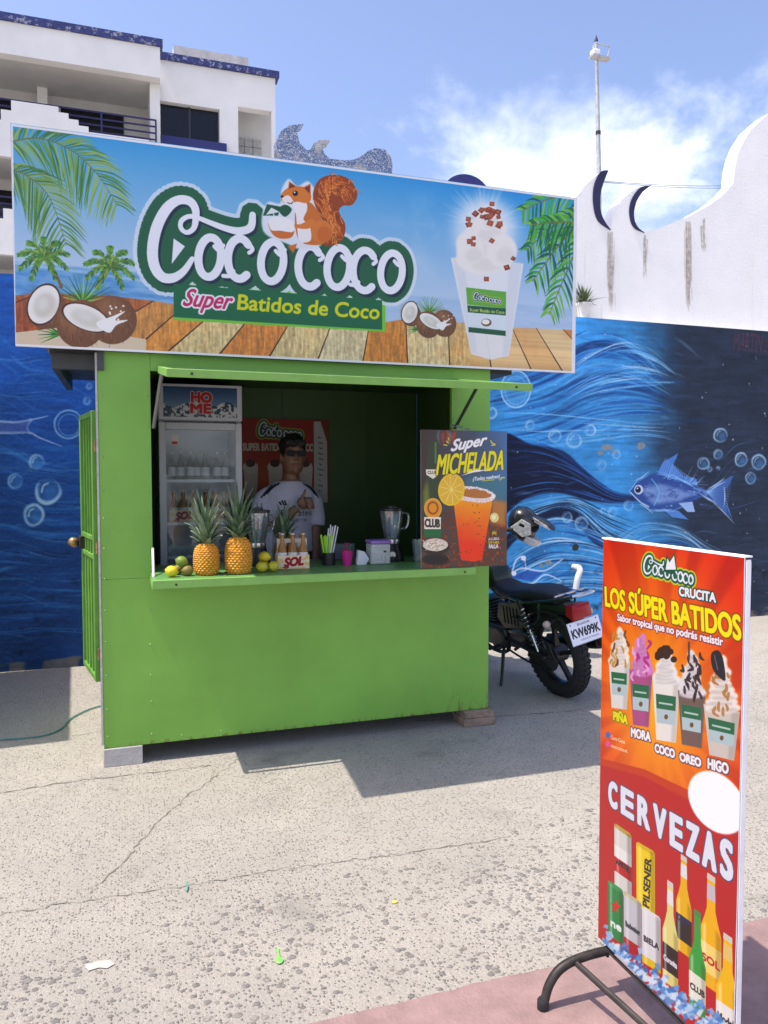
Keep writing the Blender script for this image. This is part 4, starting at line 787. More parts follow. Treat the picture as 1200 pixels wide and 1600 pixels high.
c3 = [(1040, 353), (1080, 336), (1110, 319), (1130, 304), (1146, 286), (1148, 262), (1153, 240), (1162, 220), (1175, 200), (1200, 178), (1240, 158), (1290, 150)]
poly = [(.9, 3.102), (.9, 3.42), (4.1, 3.42), (4.25, 4.15)]+[wy(*p) for p in c1+c1i+c2+c2i+c3]+[(8.2, 5.3), (8.2, 3.102)]
ww = thing('white_wave_wall', 'white rendered wall top with two curling wave crests above the mural', 'wall', (4.8, Y2, 3.1))
MB().prism(poly, (0, Y2, 0), (1, 0, 0), (0, 0, 1), (0, .18, 0)).build('wall', WM, ww, smooth=0)
BM = M('navy_trim_paint', (.018, .018, .075), .55, var=.2)
for outer, inner in (([(951, 266), (939, 268), (930, 285), (927, 305), (929, 328), (936, 346), (954, 359)], c1i[::-1]), ([(1018, 289), (1001, 293), (989, 308), (984, 326), (986, 345), (993, 357), (1007, 363)], c2i[::-1])):
    q = [wy(*p, Y2-.012) for p in spline(outer, 4)]+[wy(*p, Y2-.012) for p in spline([outer[-1]]+inner+[outer[0]], 4)[1:-1]]
    MB().prism([tuple(p) for p in q], (0, Y2-.012, 0), (1, 0, 0), (0, 0, 1), (0, .012, 0)).build('blue_edge', BM, ww, smooth=0)
rg = random.Random(9); STM = M('rust_drip', (.60, .54, .47), .9, var=.35, vs=25)
for px0, y0, y1, n_ in ((954, 362, 494, 9), (1075, 345, 496, 8), (1008, 366, 440, 3), (1100, 340, 400, 3)):
    mb = MB()
    for j in range(n_*8):
        t0 = rg.random()**1.3*.8; x = px0+rg.gauss(0, 2.2); ya = y0+(y1-y0)*t0; yb = ya+(y1-ya)*rg.uniform(.25, .8); a, b = wy(x, ya, Y2-.002), wy(x+rg.gauss(0, .6), yb, Y2-.002); w_ = rg.uniform(.0012, .0045)
        mb.add([(a[0]-w_, Y2-.002-.0001*j, a[1]), (a[0]+w_, Y2-.002-.0001*j, a[1]), (b[0]+w_*.5, Y2-.002-.0001*j, b[1]), (b[0]-w_*.5, Y2-.002-.0001*j, b[1])], [(0, 1, 2, 3)])
    tag(mb.build('drip_stain', STM, ww, smooth=0, fix=False), kind='stuff')
# mosaic ornaments
def mosaic_material():
    m = bpy.data.materials.new('broken_tile_mosaic'); m.use_nodes = True; N = m.node_tree.nodes; L = m.node_tree.links; b = N['Principled BSDF']; b.inputs['Roughness'].default_value = .4
    tc = N.new('ShaderNodeTexCoord'); v = N.new('ShaderNodeTexVoronoi'); v.inputs['Scale'].default_value = 120; L.new(tc.outputs['Object'], v.inputs['Vector'])
    r = N.new('ShaderNodeValToRGB'); e = r.color_ramp.elements; e[0].color = (.06, .09, .2, 1); e[1].color = (.5, .54, .6, 1); e[1].position = .9; k = e.new(.5); k.color = (.12, .18, .34, 1); k = e.new(.72); k.color = (.2, .27, .42, 1)
    s = N.new('ShaderNodeSeparateColor'); L.new(v.outputs['Color'], s.inputs[0]); L.new(s.outputs[0], r.inputs[0])
    n = N.new('ShaderNodeTexNoise'); n.inputs['Scale'].default_value = 3.2; n.inputs['Detail'].default_value = 6; L.new(tc.outputs['Object'], n.inputs['Vector'])
    mr = N.new('ShaderNodeMapRange'); mr.inputs['From Min'].default_value = .53; mr.inputs['From Max'].default_value = .58; L.new(n.outputs['Fac'], mr.inputs['Value'])
    g = N.new('ShaderNodeValToRGB'); g.color_ramp.elements[0].color = (.3, .3, .29, 1); g.color_ramp.elements[1].color = (.55, .55, .53, 1); L.new(s.outputs[1], g.inputs[0])
    x = N.new('ShaderNodeMix'); x.data_type = 'RGBA'; L.new(mr.outputs[0], x.inputs['Factor']); L.new(r.outputs[0], x.inputs['A']); L.new(g.outputs[0], x.inputs['B']); L.new(x.outputs['Result'], b.inputs['Base Color'])
    bp = N.new('ShaderNodeBump'); bp.inputs['Strength'].default_value = .6; bp.inputs['Distance'].default_value = .01; L.new(v.outputs['Distance'], bp.inputs['Height']); L.new(bp.outputs[0], b.inputs['Normal']); return m
MM = mosaic_material()
zo = [(65, 222), (42, 175), (40, 125), (68, 76), (110, 47), (185, 40), (163, 58), (152, 92), (163, 138), (200, 178), (222, 174), (236, 144), (266, 125), (320, 124), (320, 131), (293, 143), (282, 166), (293, 197), (322, 222), (400, 231), (450, 226), (490, 206), (520, 181), (560, 166), (608, 174), (638, 208), (648, 250), (646, 290)]
pts = [wy(420+p[0]/3.333, 180+p[1]/3.333) for p in zo]; pts = [(pts[0][0]+.05, 3.42)]+pts+[(pts[-1][0]-.02, 3.42)]
tag(MB().prism(pts, (0, Y2+.02, 0), (1, 0, 0), (0, 0, 1), (0, .14, 0)).build('mosaic_wave_ornament', MM, smooth=0), 'blue and grey mosaic wave ornament curling above the shop board', 'ornament')
c = wy(731, 303); mb = MB(); pr = [(c[0]+.25*math.cos(a), c[1]-.02+.21*math.sin(a)) for a in np.linspace(0, math.pi, 20)]; pr = [(pr[0][0]-.02, 3.42)]+pr+[(pr[-1][0]+.02, 3.42)]
tag(mb.prism(pr, (0, Y2+.02, 0), (1, 0, 0), (0, 0, 1), (0, .14, 0)).build('mosaic_dome_ornament', M('dark_blue_tile', (.03, .03, .16), .35, var=.6, vs=90), smooth=0), 'rounded dark blue speckled ornament peeping over the board', 'ornament')
# potted plant on the wall ledge
pl = thing('potted_plant', 'spiky green plant in a white pot beside the board end', 'plant', (*on_y(912, 492, 2.42)[:2], 3.102)); px_, py_ = pl.location[:2]
MB().lathe([(.05, 0), (.075, .13), (.082, .13), (.082, .15), (.07, .15)], 16, (px_, py_, 3.102)).build('pot', M('white_pot', (.75, .74, .72), .6), pl)
mb = MB(); rg = random.Random(3)
for i in range(60):
    a = rg.uniform(0, 6.28); l = rg.uniform(.12, .28); e = rg.uniform(.2, 1.4); d = Vector((math.cos(a)*math.cos(e), math.sin(a)*math.cos(e), math.sin(e))); p = Vector((px_, py_, 3.24)); q = p+d*l*.5; t_ = p+d*l+Vector((0, 0, -.04*math.cos(e))); s_ = d.cross(Vector((0, 0, 1))).normalized()*.008; mb.add([p-s_, p+s_, q+s_*1.3, q-s_*1.3], [(0, 1, 2, 3)]); mb.add([q-s_*1.3, q+s_*1.3, t_], [(0, 1, 2)])
mb.build('foliage', M('spiky_leaf', (.10, .14, .07), .6, var=.4, vs=30), pl, smooth=0, fix=False)
# waste pipe out of the wall
pp = thing('drain_pipe', 'white plastic elbow pipe sticking out of the blue wall', 'pipe', tuple(on_y(903, 888, 2.35)))
a = on_y(898, 886, 2.33); mb = MB().tube(spline([(a[0], 2.36, a[2]), (a[0], 2.28, a[2]), (a[0]-.01, 2.22, a[2]-.02), (a[0]-.05, 2.2, a[2]-.09), (a[0]-.07, 2.2, a[2]-.2)], 5), .029, 14); mb.build('elbow', M('pvc', (.55, .57, .60), .4), pp)
MB().tube([(a[0], 2.27, a[2]), (a[0], 2.25, a[2])], .036, 14).build('collar', M('pvc', 0), pp)
h = on_y(899, 855, 2.345); tag(MB().lathe([(.02, 0), (.034, 0), (.034, .012), (.02, .012)], 14, (0, 0, 0), M=Matrix.Rotation(math.pi/2, 4, 'X')).xf(Matrix.Translation((h[0], 2.349, h[2]))).build('wall_socket_ring', M('rubber_black', (.02, .02, .022), .6)), 'round dark outlet hole in the wall above the pipe', 'outlet')

# ---------------- white apartment building behind
P0, PR = 21.0, 21.9                      # projecting left block, right block
def hb(x, y, Yv): p = on_y(x, y, Yv); return p[0], p[2]
H = thing('apartment_building', 'white weathered apartment building with navy roof trim and balconies', 'building', (-3, PR, 0))
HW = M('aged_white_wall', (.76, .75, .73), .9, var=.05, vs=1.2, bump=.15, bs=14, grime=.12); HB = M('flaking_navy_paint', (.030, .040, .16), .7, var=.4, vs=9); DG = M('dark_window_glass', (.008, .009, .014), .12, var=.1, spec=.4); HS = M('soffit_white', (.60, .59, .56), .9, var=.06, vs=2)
def flake(m):
    N = m.node_tree.nodes; L = m.node_tree.links; b = N['Principled BSDF']; src = b.inputs['Base Color'].links[0].from_socket; tc = N.new('ShaderNodeTexCoord'); n = N.new('ShaderNodeTexNoise'); n.inputs['Scale'].default_value = 6; n.inputs['Detail'].default_value = 10; n.inputs['Roughness'].default_value = .8; L.new(tc.outputs['Object'], n.inputs['Vector'])
    r = N.new('ShaderNodeMapRange'); r.inputs['From Min'].default_value = .545; r.inputs['From Max'].default_value = .585; r.inputs['To Max'].default_value = .8; L.new(n.outputs['Fac'], r.inputs['Value']); x = N.new('ShaderNodeMix'); x.data_type = 'RGBA'; L.new(r.outputs[0], x.inputs['Factor']); L.new(src, x.inputs['A']); x.inputs['B'].default_value = (.42, .44, .5, 1); L.new(x.outputs['Result'], b.inputs['Base Color'])
flake(HB)
xa = hb(250, 80, P0)[0]; xr, xb = hb(249, 110, PR)[0], hb(430, 130, PR)[0]; XL = -14.0; BK_Y = PR+9
zt2 = hb(250, 93, PR)[1]; wz0, wz1 = hb(251, 214, PR)[1], hb(251, 157, PR)[1]; wx0, wx1 = hb(249.5, 170, PR)[0], hb(343, 170, PR)[0]; rx0, rx1 = hb(372, 170, PR)[0], hb(424, 180, PR)[0]; rz1 = hb(372, 166, PR)[1]
F1 = PR+.35
for q in ((wx0, wx1, wz1, zt2), (wx0, wx1, 0, wz0), (wx1, rx0, 0, zt2), (rx0, rx1, rz1, zt2), (rx1, xb, 0, zt2)): MB().box(q[0], q[1], PR, F1, q[2], q[3]).build('wall', HW, H, smooth=0)
MB().box(xr, xb, BK_Y, BK_Y+.2, 0, zt2-.3).build('rear_wall', HW, H, smooth=0); MB().box(xb-.3, xb, F1+.9, BK_Y-.001, 0, zt2-.3).build('side_wall', HW, H, smooth=0)
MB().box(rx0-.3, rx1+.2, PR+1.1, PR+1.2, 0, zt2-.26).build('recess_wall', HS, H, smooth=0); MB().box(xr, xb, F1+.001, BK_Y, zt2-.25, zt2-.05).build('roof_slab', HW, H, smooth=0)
MB().box(xr, xb+.12, PR-.12, PR+.4, zt2+.001, zt2+.20).build('roof_trim', HB, H, smooth=0); MB().box(xr+.5, hb(388, 100, PR+.9)[0], PR+.9, PR+5, zt2, zt2+1.0).build('roof_tank_box', M('rough_grey_render', (.50, .48, .46), .9, var=.25, vs=2.5), H, smooth=0)
xm_ = (wx0+wx1)/2
for u0, u1 in ((wx0+.03, xm_-.03), (xm_+.03, wx1-.03)): MB().box(u0, u1, PR+.2, PR+.22, wz0+.02, wz1-.02).build('window_pane', DG, H, smooth=0)
MB().box(xm_-.03, xm_+.03, PR+.18, PR+.24, wz0, wz1).build('window_mullion', M('window_metal', (.03, .03, .04), .4), H, smooth=0); MB().box(wx0, wx1+.2, PR-.18, PR+.15, wz0-.30, wz0-.001).build('window_sill', M('sill_navy', (.02, .026, .14), .6, var=.15), H, smooth=0)
vz = hb(372, 212, PR+1)[1]
for i in range(3):
    for j in range(2): bx0 = rx0+.05+i*.3; MB().box(bx0, bx0+.28, PR+1.0, PR+1.09, vz-.62+j*.3, vz-.34+j*.3).build('vent_block', M('concrete_block', (.4, .39, .37), .95, var=.25), H, smooth=0)
# left block: fascia, soffit, set-back wall and stacked balconies
zs = hb(246, 121, P0)[1]; ztL = hb(250, 74, P0)[1]; ST = zs-hb(0, 238, P0)[1]; sl = (on_y(0, 138, P0)[2]-1.55)/(P0+4.269); YB = (zs+.05-1.55)/sl-4.269; ptop = zs-hb(50, 161, P0+.1)[1]
MB().box(XL, xa, P0, P0+.35, zs, ztL).build('roof_fascia', HW, H, smooth=0); MB().box(XL, xa+.08, P0-.08, P0+.45, ztL+.001, ztL+.22).build('roof_trim', HB, H, smooth=0)
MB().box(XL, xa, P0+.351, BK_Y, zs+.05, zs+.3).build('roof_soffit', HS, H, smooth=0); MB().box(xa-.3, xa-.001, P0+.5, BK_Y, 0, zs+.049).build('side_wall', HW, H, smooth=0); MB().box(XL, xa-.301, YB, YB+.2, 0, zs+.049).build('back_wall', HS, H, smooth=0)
xw = [hb(p, 170, YB)[0] for p in (-160, -95, -70, 35, 95, 193)]; xcol = hb(58, 150, YB-.5)[0]
for k in range(4):
    z1 = zs-k*ST
    for u0, u1 in zip(xw[::2], xw[1::2]): MB().box(u0, u1, YB-.05, YB-.001, max(.2, z1-ST*.82), z1-.30).build('window_pane', DG, H, smooth=0)
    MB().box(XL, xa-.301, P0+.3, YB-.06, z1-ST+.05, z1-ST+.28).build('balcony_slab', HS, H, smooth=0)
    for u in (xcol, xcol-3.4): MB().box(u, u+.30, YB-.5, YB-.25, z1-ST+.281, z1+.049).build('column', HW, H, smooth=0)
    x0_, xs_ = hb(75, 160, P0+.1)[0], hb(138, 190, P0+.1)[0]; hp_ = ST-ptop; step = (xs_-x0_)/4; Wp = 3.1
    st = [(XL if k else x0_-Wp, -.06), (xa-.35, -.06), (xa-.35, hp_-.62)]
    for j in range(4): st += [(xs_-step*j, hp_-.62+.155*j), (xs_-step*j, hp_-.62+.155*(j+1))]
    st += [(x0_-1.0, hp_)]
    for j in range(1, 4): st += [(x0_-1.0-step*(j-1), hp_-.3*j), (x0_-1.0-step*j, hp_-.3*j)]
    st = [p for p in st if p[0] > x0_-Wp-.01 or p[1] < 0]; st += [(st[-1][0], .3), (st[0][0], .3)]
    MB().prism([(p[0], z1-ST+p[1]) for p in st], (0, P0+.1, 0), (1, 0, 0), (0, 0, 1), (0, .18, 0)).build('stepped_parapet', HW, H, smooth=0)
    zr = z1-(zs-hb(243, 188, P0+.35)[1])
    for j in range(4): MB().cyl((XL, P0+.35, zr-j*.2), (xa-.12, P0+.35, zr-j*.2), .028, n=6).build('rail', M('navy_rail', (.02, .022, .10), .45), H, smooth=30)
    for u in np.arange(xa-.14, XL, -1.6): MB().cyl((u, P0+.35, z1-ST+.28), (u, P0+.35, zr), .03, n=6).build('rail_post', M('navy_rail', 0), H, smooth=30)
# neighbouring closed kiosk (just left of the picture; its shadow falls into it)
n_ = thing('neighbouring_kiosk', 'closed pale kiosk standing to the left by the blue wall', 'kiosk', (-2.3, 1.3, 0)); NM = M('cream_sheet', (.55, .52, .42), .5, var=.06)
for q in ((-3.3, -3.26, .38, 2.2), (-1.38, -1.34, .38, 2.2), (-3.259, -1.381, .38, .42), (-3.259, -1.381, 2.16, 2.2)): MB().box(*q, .05, 2.42).build('wall_panel', NM, n_, smooth=0)
MB().box(-3.4, -1.32, .36, 2.22, 2.421, 2.48).build('roof', M('roof_sheet', (.3, .31, .32), .5, metal=.3), n_, smooth=0)
for i in range(9): MB().box(-3.0, -1.7, .355, .379, 1.0+i*.12, 1.11+i*.12).build('shutter_slat', M('shutter_grey', (.4, .4, .4), .45, metal=.4), n_, smooth=0)
n_.location.x -= .05; n_.rotation_euler.z = math.radians(3.3)
# lamp pole and wires
LY = 9.0; a, b = on_y(936, 275, LY), on_y(931.5, 66, LY); lp = thing('lamp_pole', 'tall slim grey pole with small floodlight against the clouds', 'pole', (a[0], LY, 0))
PM = M('galvanised_steel', (.45, .46, .48), .5, metal=.4, var=.2)
mid = a+(b-a)*.6
MB().tube([(a[0]+.12, LY, 0), tuple(a), tuple(mid), tuple(b)], [.06, .048, .038, .032], 10).build('shaft', PM, lp); MB().lathe([(.05, 0), (.05, .07)], 10, tuple(a+(b-a)*.31)).build('joint_band', M('dark_metal', (.05, .05, .055), .5, metal=.6), lp)
MB().lathe([(.034, 0), (.038, .03), (.004, .14)], 10, tuple(b)).build('cap', M('navy_cap', (.04, .04, .09), .5), lp)
hd = on_y(925, 88, LY); fl = MB().box(hd[0]-.09, hd[0]+.06, LY-.2, LY-.05, hd[2]-.05, hd[2]+.05).build('floodlight', M('lamp_white', (.8, .8, .8), .4), lp, bevel=.02); MB().box(hd[0]-.1, hd[0]+.3, LY-.2, LY-.04, hd[2]-.09, hd[2]-.06).build('bracket', PM, lp, smooth=0)
MB().tube([(hd[0]-.05, LY-.1, hd[2]+.09), (hd[0]+.0, LY-.1, hd[2]+.2), (hd[0]+.32, LY-.1, hd[2]+.19), (hd[0]+.28, LY-.1, hd[2]-.02)], .014, 6).build('conduit', PM, lp)
for i, (y0, y1) in enumerate(((283, 283), (284.5, 288))):
    p, q = on_y(940, y0, LY), on_y(1250, y1, LY); s_ = [p+(q-p)*t+np.array([0, 0, -.10*math.sin(math.pi*t)]) for t in np.linspace(0, 1, 14)]
    tag(MB().tube(s_, .0055, 5).build('overhead_wire', M('wire_grey', (.12, .12, .13), .6)), ('upper' if i == 0 else 'lower')+' thin overhead wire running from the lamp pole to the right', 'wire', 'overhead wires')

# ================================================================ KIOSK
GR = M('green_sheet_metal', (.172, .392, .056), .40, var=.15, vs=1.3, bump=.16, bs=2.6, grime=.22)
def rust(m):
    N = m.node_tree.nodes; L = m.node_tree.links; b = N['Principled BSDF']; src = b.inputs['Base Color'].links[0].from_socket
    tc = N.new('ShaderNodeTexCoord'); mp = N.new('ShaderNodeMapping'); mp.inputs['Scale'].default_value = (26, 26, 9); L.new(tc.outputs['Object'], mp.inputs[0]); n = N.new('ShaderNodeTexNoise'); n.inputs['Scale'].default_value = 1; n.inputs['Detail'].default_value = 8; n.inputs['Roughness'].default_value = .7; L.new(mp.outputs[0], n.inputs['Vector'])
    s = N.new('ShaderNodeSeparateXYZ'); L.new(tc.outputs['Object'], s.inputs[0])
    def rng(v, a, bb, c0=0, c1=1):
        r = N.new('ShaderNodeMapRange'); r.inputs['From Min'].default_value = a; r.inputs['From Max'].default_value = bb; r.inputs['To Min'].default_value = c0; r.inputs['To Max'].default_value = c1; L.new(v, r.inputs['Value']); return r.outputs[0]
    def mul(a, bb):
        q = N.new('ShaderNodeMath'); q.operation = 'MULTIPLY'; L.new(a, q.inputs[0]); L.new(bb, q.inputs[1]); return q.outputs[0]
    low = rng(s.outputs['Z'], .26, .10); rgt = rng(s.outputs['X'], 1.85, 2.1); l2 = rng(s.outputs['Z'], .125, .10)
    mx = N.new('ShaderNodeMath'); mx.operation = 'MAXIMUM'; L.new(mul(low, rgt), mx.inputs[0]); L.new(l2, mx.inputs[1])
    f = mul(rng(n.outputs['Fac'], .50, .60), mx.outputs[0]); x = N.new('ShaderNodeMix'); x.data_type = 'RGBA'; L.new(f, x.inputs['Factor']); L.new(src, x.inputs['A']); x.inputs['B'].default_value = (.11, .05, .02, 1); L.new(x.outputs['Result'], b.inputs['Base Color'])
rust(GR)
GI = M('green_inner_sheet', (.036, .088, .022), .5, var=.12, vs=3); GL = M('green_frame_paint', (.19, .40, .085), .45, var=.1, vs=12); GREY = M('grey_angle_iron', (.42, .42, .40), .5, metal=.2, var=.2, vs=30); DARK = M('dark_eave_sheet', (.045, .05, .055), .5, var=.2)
K = thing('drinks_kiosk', 'green sheet metal drinks kiosk with serving hatch and raised flap', 'kiosk', (0, 0, 0))
KX, KD, KB, KT = 2.25, 1.2, .10, 2.19; OX0, OX1, OZ0, OZ1 = .262, 1.995, 1.0, 2.10
def grid_panel(x0, x1, z0, z1, nx, nz):
    return MB().box(x0, x1, 0, .03, z0, z1)
for q in ((0, OX0, OZ0+.001, KT), (OX1, KX, OZ0+.001, KT), (0, KX, KB, OZ0), (OX0+.0005, OX1-.0005, OZ1, KT)):
    MB().box(q[0], q[1], 0, .03, q[2], q[3]).build('front_panel', GR, K, bevel=.0015)
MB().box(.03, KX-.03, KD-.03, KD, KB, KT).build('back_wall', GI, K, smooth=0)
for x0, x1 in ((0, .015), (KX-.015, KX)): MB().box(x0, x1, .031, KD, KB, KT).build('side_wall', GR, K, smooth=0)
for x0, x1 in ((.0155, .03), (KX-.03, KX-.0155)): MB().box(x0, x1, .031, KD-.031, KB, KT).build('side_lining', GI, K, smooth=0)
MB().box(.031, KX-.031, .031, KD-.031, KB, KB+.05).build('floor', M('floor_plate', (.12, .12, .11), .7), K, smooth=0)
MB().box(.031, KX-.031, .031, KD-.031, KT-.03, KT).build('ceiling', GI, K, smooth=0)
for x in (.62, 1.2, 1.83): MB().box(x-.006, x+.006, KD-.038, KD-.0305, KB+.05, KT-.031).build('wall_seam', M('inner_seam', (.035, .085, .03), .5), K, smooth=0)
MB().box(1.3, 1.824, KD-.038, KD-.0305, 1.235, 1.247).build('wall_seam', M('inner_seam', 0), K, smooth=0)
for x in (2.2,): MB().box(x-.03, x+.019, .5, .54, KB+.05, KT-.031).build('wall_rib', GI, K, smooth=0)
MB().box(-.26, 2.5, .05, KD+.18, KT+.03, KT+.07).build('roof', M('roof_sheet', (.3, .31, .32), .5, metal=.3), K, smooth=0)
MB().box(-.235, 2.46, .12, KD+.1, KT-.005, KT+.029).build('eave_board', DARK, K, smooth=0); MB().box(-.225, -.002, .10, .16, KT-.085, KT-.006).build('eave_board', DARK, K, smooth=0); MB().box(-.225, -.19, .161, KD, KT-.085, KT-.006).build('eave_board', DARK, K, smooth=0); MB().box(.0, .032, -.02, -.001, KT-.10, KT-.002).build('eave_bracket', DARK, K, smooth=0)
MB().box(-.011, -.0005, -.004, .035, KB+.02, KT-.01).build('corner_strip', GREY, K, smooth=0)
mb = MB()
for z in np.arange(KB+.06, KT-.1, .165):
    for x in (.018, .243): mb.ell((x, -.001, z+random.uniform(-.02, .02)), (.0055, .004, .0055), 7, 5)
for z in np.arange(KB+.1, KT-.1, .14):
    for x in (2.015, 2.235): mb.ell((x, -.001, z+random.uniform(-.02, .02)), (.0045, .003, .0045), 7, 5)
for x in np.arange(.4, 2.0, .21): mb.ell((x, -.001, KB+.03), (.0045, .003, .0045), 7, 5)
tag(mb.build('rivets', M('rivet', (.26, .42, .16), .4, metal=.3), K), kind='stuff')
# flap: sheet with frame, hinged over the hatch
fl0, fl1 = .30, 2.045; fa = math.atan2(-.125, .88); RF = Matrix.Translation((0, -.004, 2.112)) @ Matrix.Rotation(-fa, 4, 'X') ; L_ = .885
def flap(x0, x1, d0, d1, z0, z1): return MB().box(x0, x1, -d1, -d0, z0, z1).xf(Matrix.Translation((0, -.006, 2.118)) @ Matrix.Rotation(math.atan2(.125, .88), 4, 'X'))
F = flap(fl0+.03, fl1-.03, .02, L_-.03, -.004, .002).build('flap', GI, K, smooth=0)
for q in ((fl0, fl1, L_-.03, L_, -.030, .006), (fl0, fl0+.0295, .0, L_-.0305, -.030, .006), (fl1-.0295, fl1, .0, L_-.0305, -.030, .006), (fl0+.03, fl1-.03, .0, .0195, -.03, .006)): flap(*q).build('flap_frame', GL, F, bevel=.002)
for x in (.9, 1.5): flap(x, x+.025, .02, L_-.031, -.03, -.0045).build('flap_rib', GI, F, smooth=0)
MB().cyl((.275, -.012, 1.80), (.312, -.26, 2.07), .010, n=8).build('flap_strut', M('strut_grey', (.2, .2, .2), .5, metal=.4), F); MB().cyl((2.012, -.012, 1.83), (2.032, -.30, 2.065), .010, n=8).build('flap_strut', M('strut_green', (.03, .06, .03), .5), F)
for i in range(7): p = Vector((1.985, -.03-.045*i, 1.845-.008*i+(.004 if i % 2 else 0))); MB().tube([p+Vector((.010*math.cos(t), .014*math.sin(t)*(1 if i % 2 else .5), .010*math.sin(t))) for t in np.arange(8)*.785], .0022, 5, closed=True).build('chain_link', M('chain_steel', (.5, .5, .5), .35, metal=.9), F)
# shelf
SH = MB().box(.248, 1.985, -.322, -.0305, 1.012, 1.030).build('shelf', M('green_shelf_paint', (.12, .29, .08), .4, var=.15, vs=5, grime=.2), K, bevel=.002)
MB().box(.246, 1.987, -.366, -.346, .990, 1.032).build('shelf_lip', GL, SH, bevel=.002); MB().box(.246, .262, -.345, -.0305, .985, 1.0115).build('shelf_rail', GL, SH, smooth=0); MB().box(1.97, 1.987, -.345, -.0305, .985, 1.0115).build('shelf_rail', GL, SH, smooth=0)
MB().box(.265, 1.99, -.03, .35, 1.0005, 1.03).build('counter', M('green_shelf_paint', 0), K, smooth=0)
for i, x in enumerate((.258, 1.975)): MB().cyl((x, -.20, 1.028), (x+.004, -.012, 1.16), .007, n=7).build('shelf_brace', M('white_brace', (.7, .7, .68), .4), SH)
for x in (.36, 1.92): MB().lathe([(.006, 0), (.006, .004)], 8, M=Matrix.Rotation(math.pi/2, 4, 'X')).xf(Matrix.Translation((x, -.362, 1.008))).build('screw', M('dark_screw', (.02, .02, .02), .5), SH)
for x in (.40, 1.95): flap(x, x+.01, L_, L_+.003, -.018, -.008).build('screw', M('dark_screw', 0), F, smooth=0)
# gate hung open on the left side
G0, G1 = Vector((-.022, .06, 0)), Vector((-.105, .50, 0)); gd = (G1-G0).normalized(); gn = Vector((gd.y, -gd.x, 0)); gw = (G1-G0).length
GM_ = Matrix(((gd.x, gn.x, 0, G0.x), (gd.y, gn.y, 0, G0.y), (0, 0, 1, 0), (0, 0, 0, 1)))
def gbox(a0, a1, z0, z1, t=.03): return MB().box(a0, a1, -t/2, t/2, z0, z1, M=GM_)
GT = M('green_gate_paint', (.115, .27, .042), .5, var=.15, vs=10); gate = gbox(0, .03, .445, 1.888).build('gate', GT, K, bevel=.003)
for q in ((gw-.03, gw, .445, 1.888), (.0305, gw-.0305, .445, .475), (.0305, gw-.0305, 1.858, 1.888), (.0305, gw-.0305, 1.20, 1.225), (.0305, gw-.0305, 1.10, 1.125)): gbox(*q).build('gate_rail', GT, gate, bevel=.003)
for a in (.13, .22, .32): gbox(a, a+.018, .4755, 1.8575, .018).build('gate_bar', GT, gate, smooth=0)
gbox(.12, gw-.031, .476, 1.099, .004).build('gate_panel', GT, gate, smooth=0)
MB().box(gw-.05, gw+.006, -.03, .045, 1.127, 1.20, M=GM_).build('lock_plate', M('lock_black', (.02, .018, .016), .5), gate, bevel=.004)
MB().ell(tuple(GM_ @ Vector((gw-.01, -.058, 1.163))), (.03, .03, .03), 12, 8).build('lock_knob', M('brass_worn', (.30, .19, .09), .4, metal=.7, var=.4, vs=40), gate)
for z in (.6, 1.165, 1.7): MB().cyl((-.018, .045, z-.03), (-.018, .045, z+.03), .008, n=8).build('hinge', M('brass_worn', 0), gate)
# support blocks
tag(MB().box(-.003, .195, -.008, .16, .0, .098).build('support_block', M('tile_block_grey', (.40, .39, .37), .8, var=.12, vs=8, bump=.2), bevel=.004), 'grey concrete block under the left front corner of the kiosk', 'block', 'blocks under the kiosk')
b_ = thing('support_block', 'brown timber block with layers under the right front corner of the kiosk', 'block', (2.18, .05, 0), 'blocks under the kiosk'); WDm = M('old_timber', (.26, .19, .14), .85, var=.35, vs=16, bump=.4, bs=50)
for i in range(2): MB().box(2.075+.006*i, 2.285-.004*i, -.03+.006*i, .14, .0505*i, .05+.0478*i).build('plank', WDm, b_, bevel=.004)
for i, x in enumerate((.1, 2.15)): tag(MB().box(x-.08, x+.08, 1.02, 1.18, 0, .099).build('support_block', M('tile_block_grey', 0), bevel=.004), ('left' if i == 0 else 'right')+' rear concrete block in the dark under the kiosk', 'block', 'blocks under the kiosk')

# ---------------- board above
SB = thing('shop_sign', 'long printed beach board with white script name over green kiosk', 'sign', ((BX0+BX1)/2, BY, BZ0))
printed_panel((BX0, BY, BZ0), (BX1-BX0, 0, 0), (0, 0, BZ1-BZ0), (0, .016, 0), 24, 8, lambda s, t: .004*mnoise.noise(Vector((s*5, t*2, 1)))).build('board', [M_print('board_vinyl', IMG_BOARD, .42, .4, bump=.03, bs=5), M('board_back', (.6, .6, .6), .5)], SB)
for z in (BZ0+.06, (BZ0+BZ1)/2, BZ1-.08): MB().box(BX0+.05, BX1-.05, BY+.026, BY+.056, z-.015, z+.015).build('frame_bar', GREY, SB, smooth=0)
for x in (BX0+.02, .0, 1.1, 2.2, BX1-.05): MB().box(x, x+.03, BY+.026 if x in (BX0+.02, BX1-.05) else BY+.0565, BY+.056 if x in (BX0+.02, BX1-.05) else BY+.086, BZ0+.03 if not 0 <= x <= 2.2 else KT+.075, BZ1-.03).build('frame_post', GREY, SB, smooth=0)

# ---------------- drink poster leaning on the shelf
tag(printed_panel((PX0, PY-.02, PZ0), (PX1-PX0, 0, 0), (0, .01, PZ1-PZ0), (0, .005, 0)).build('drink_poster', [M_print('poster_vinyl', IMG_POSTER, .3, .45, bump=.03, bs=6), M('board_back', 0)], smooth=0), 'tall printed poster of an orange beer drink standing on the shelf', 'poster')
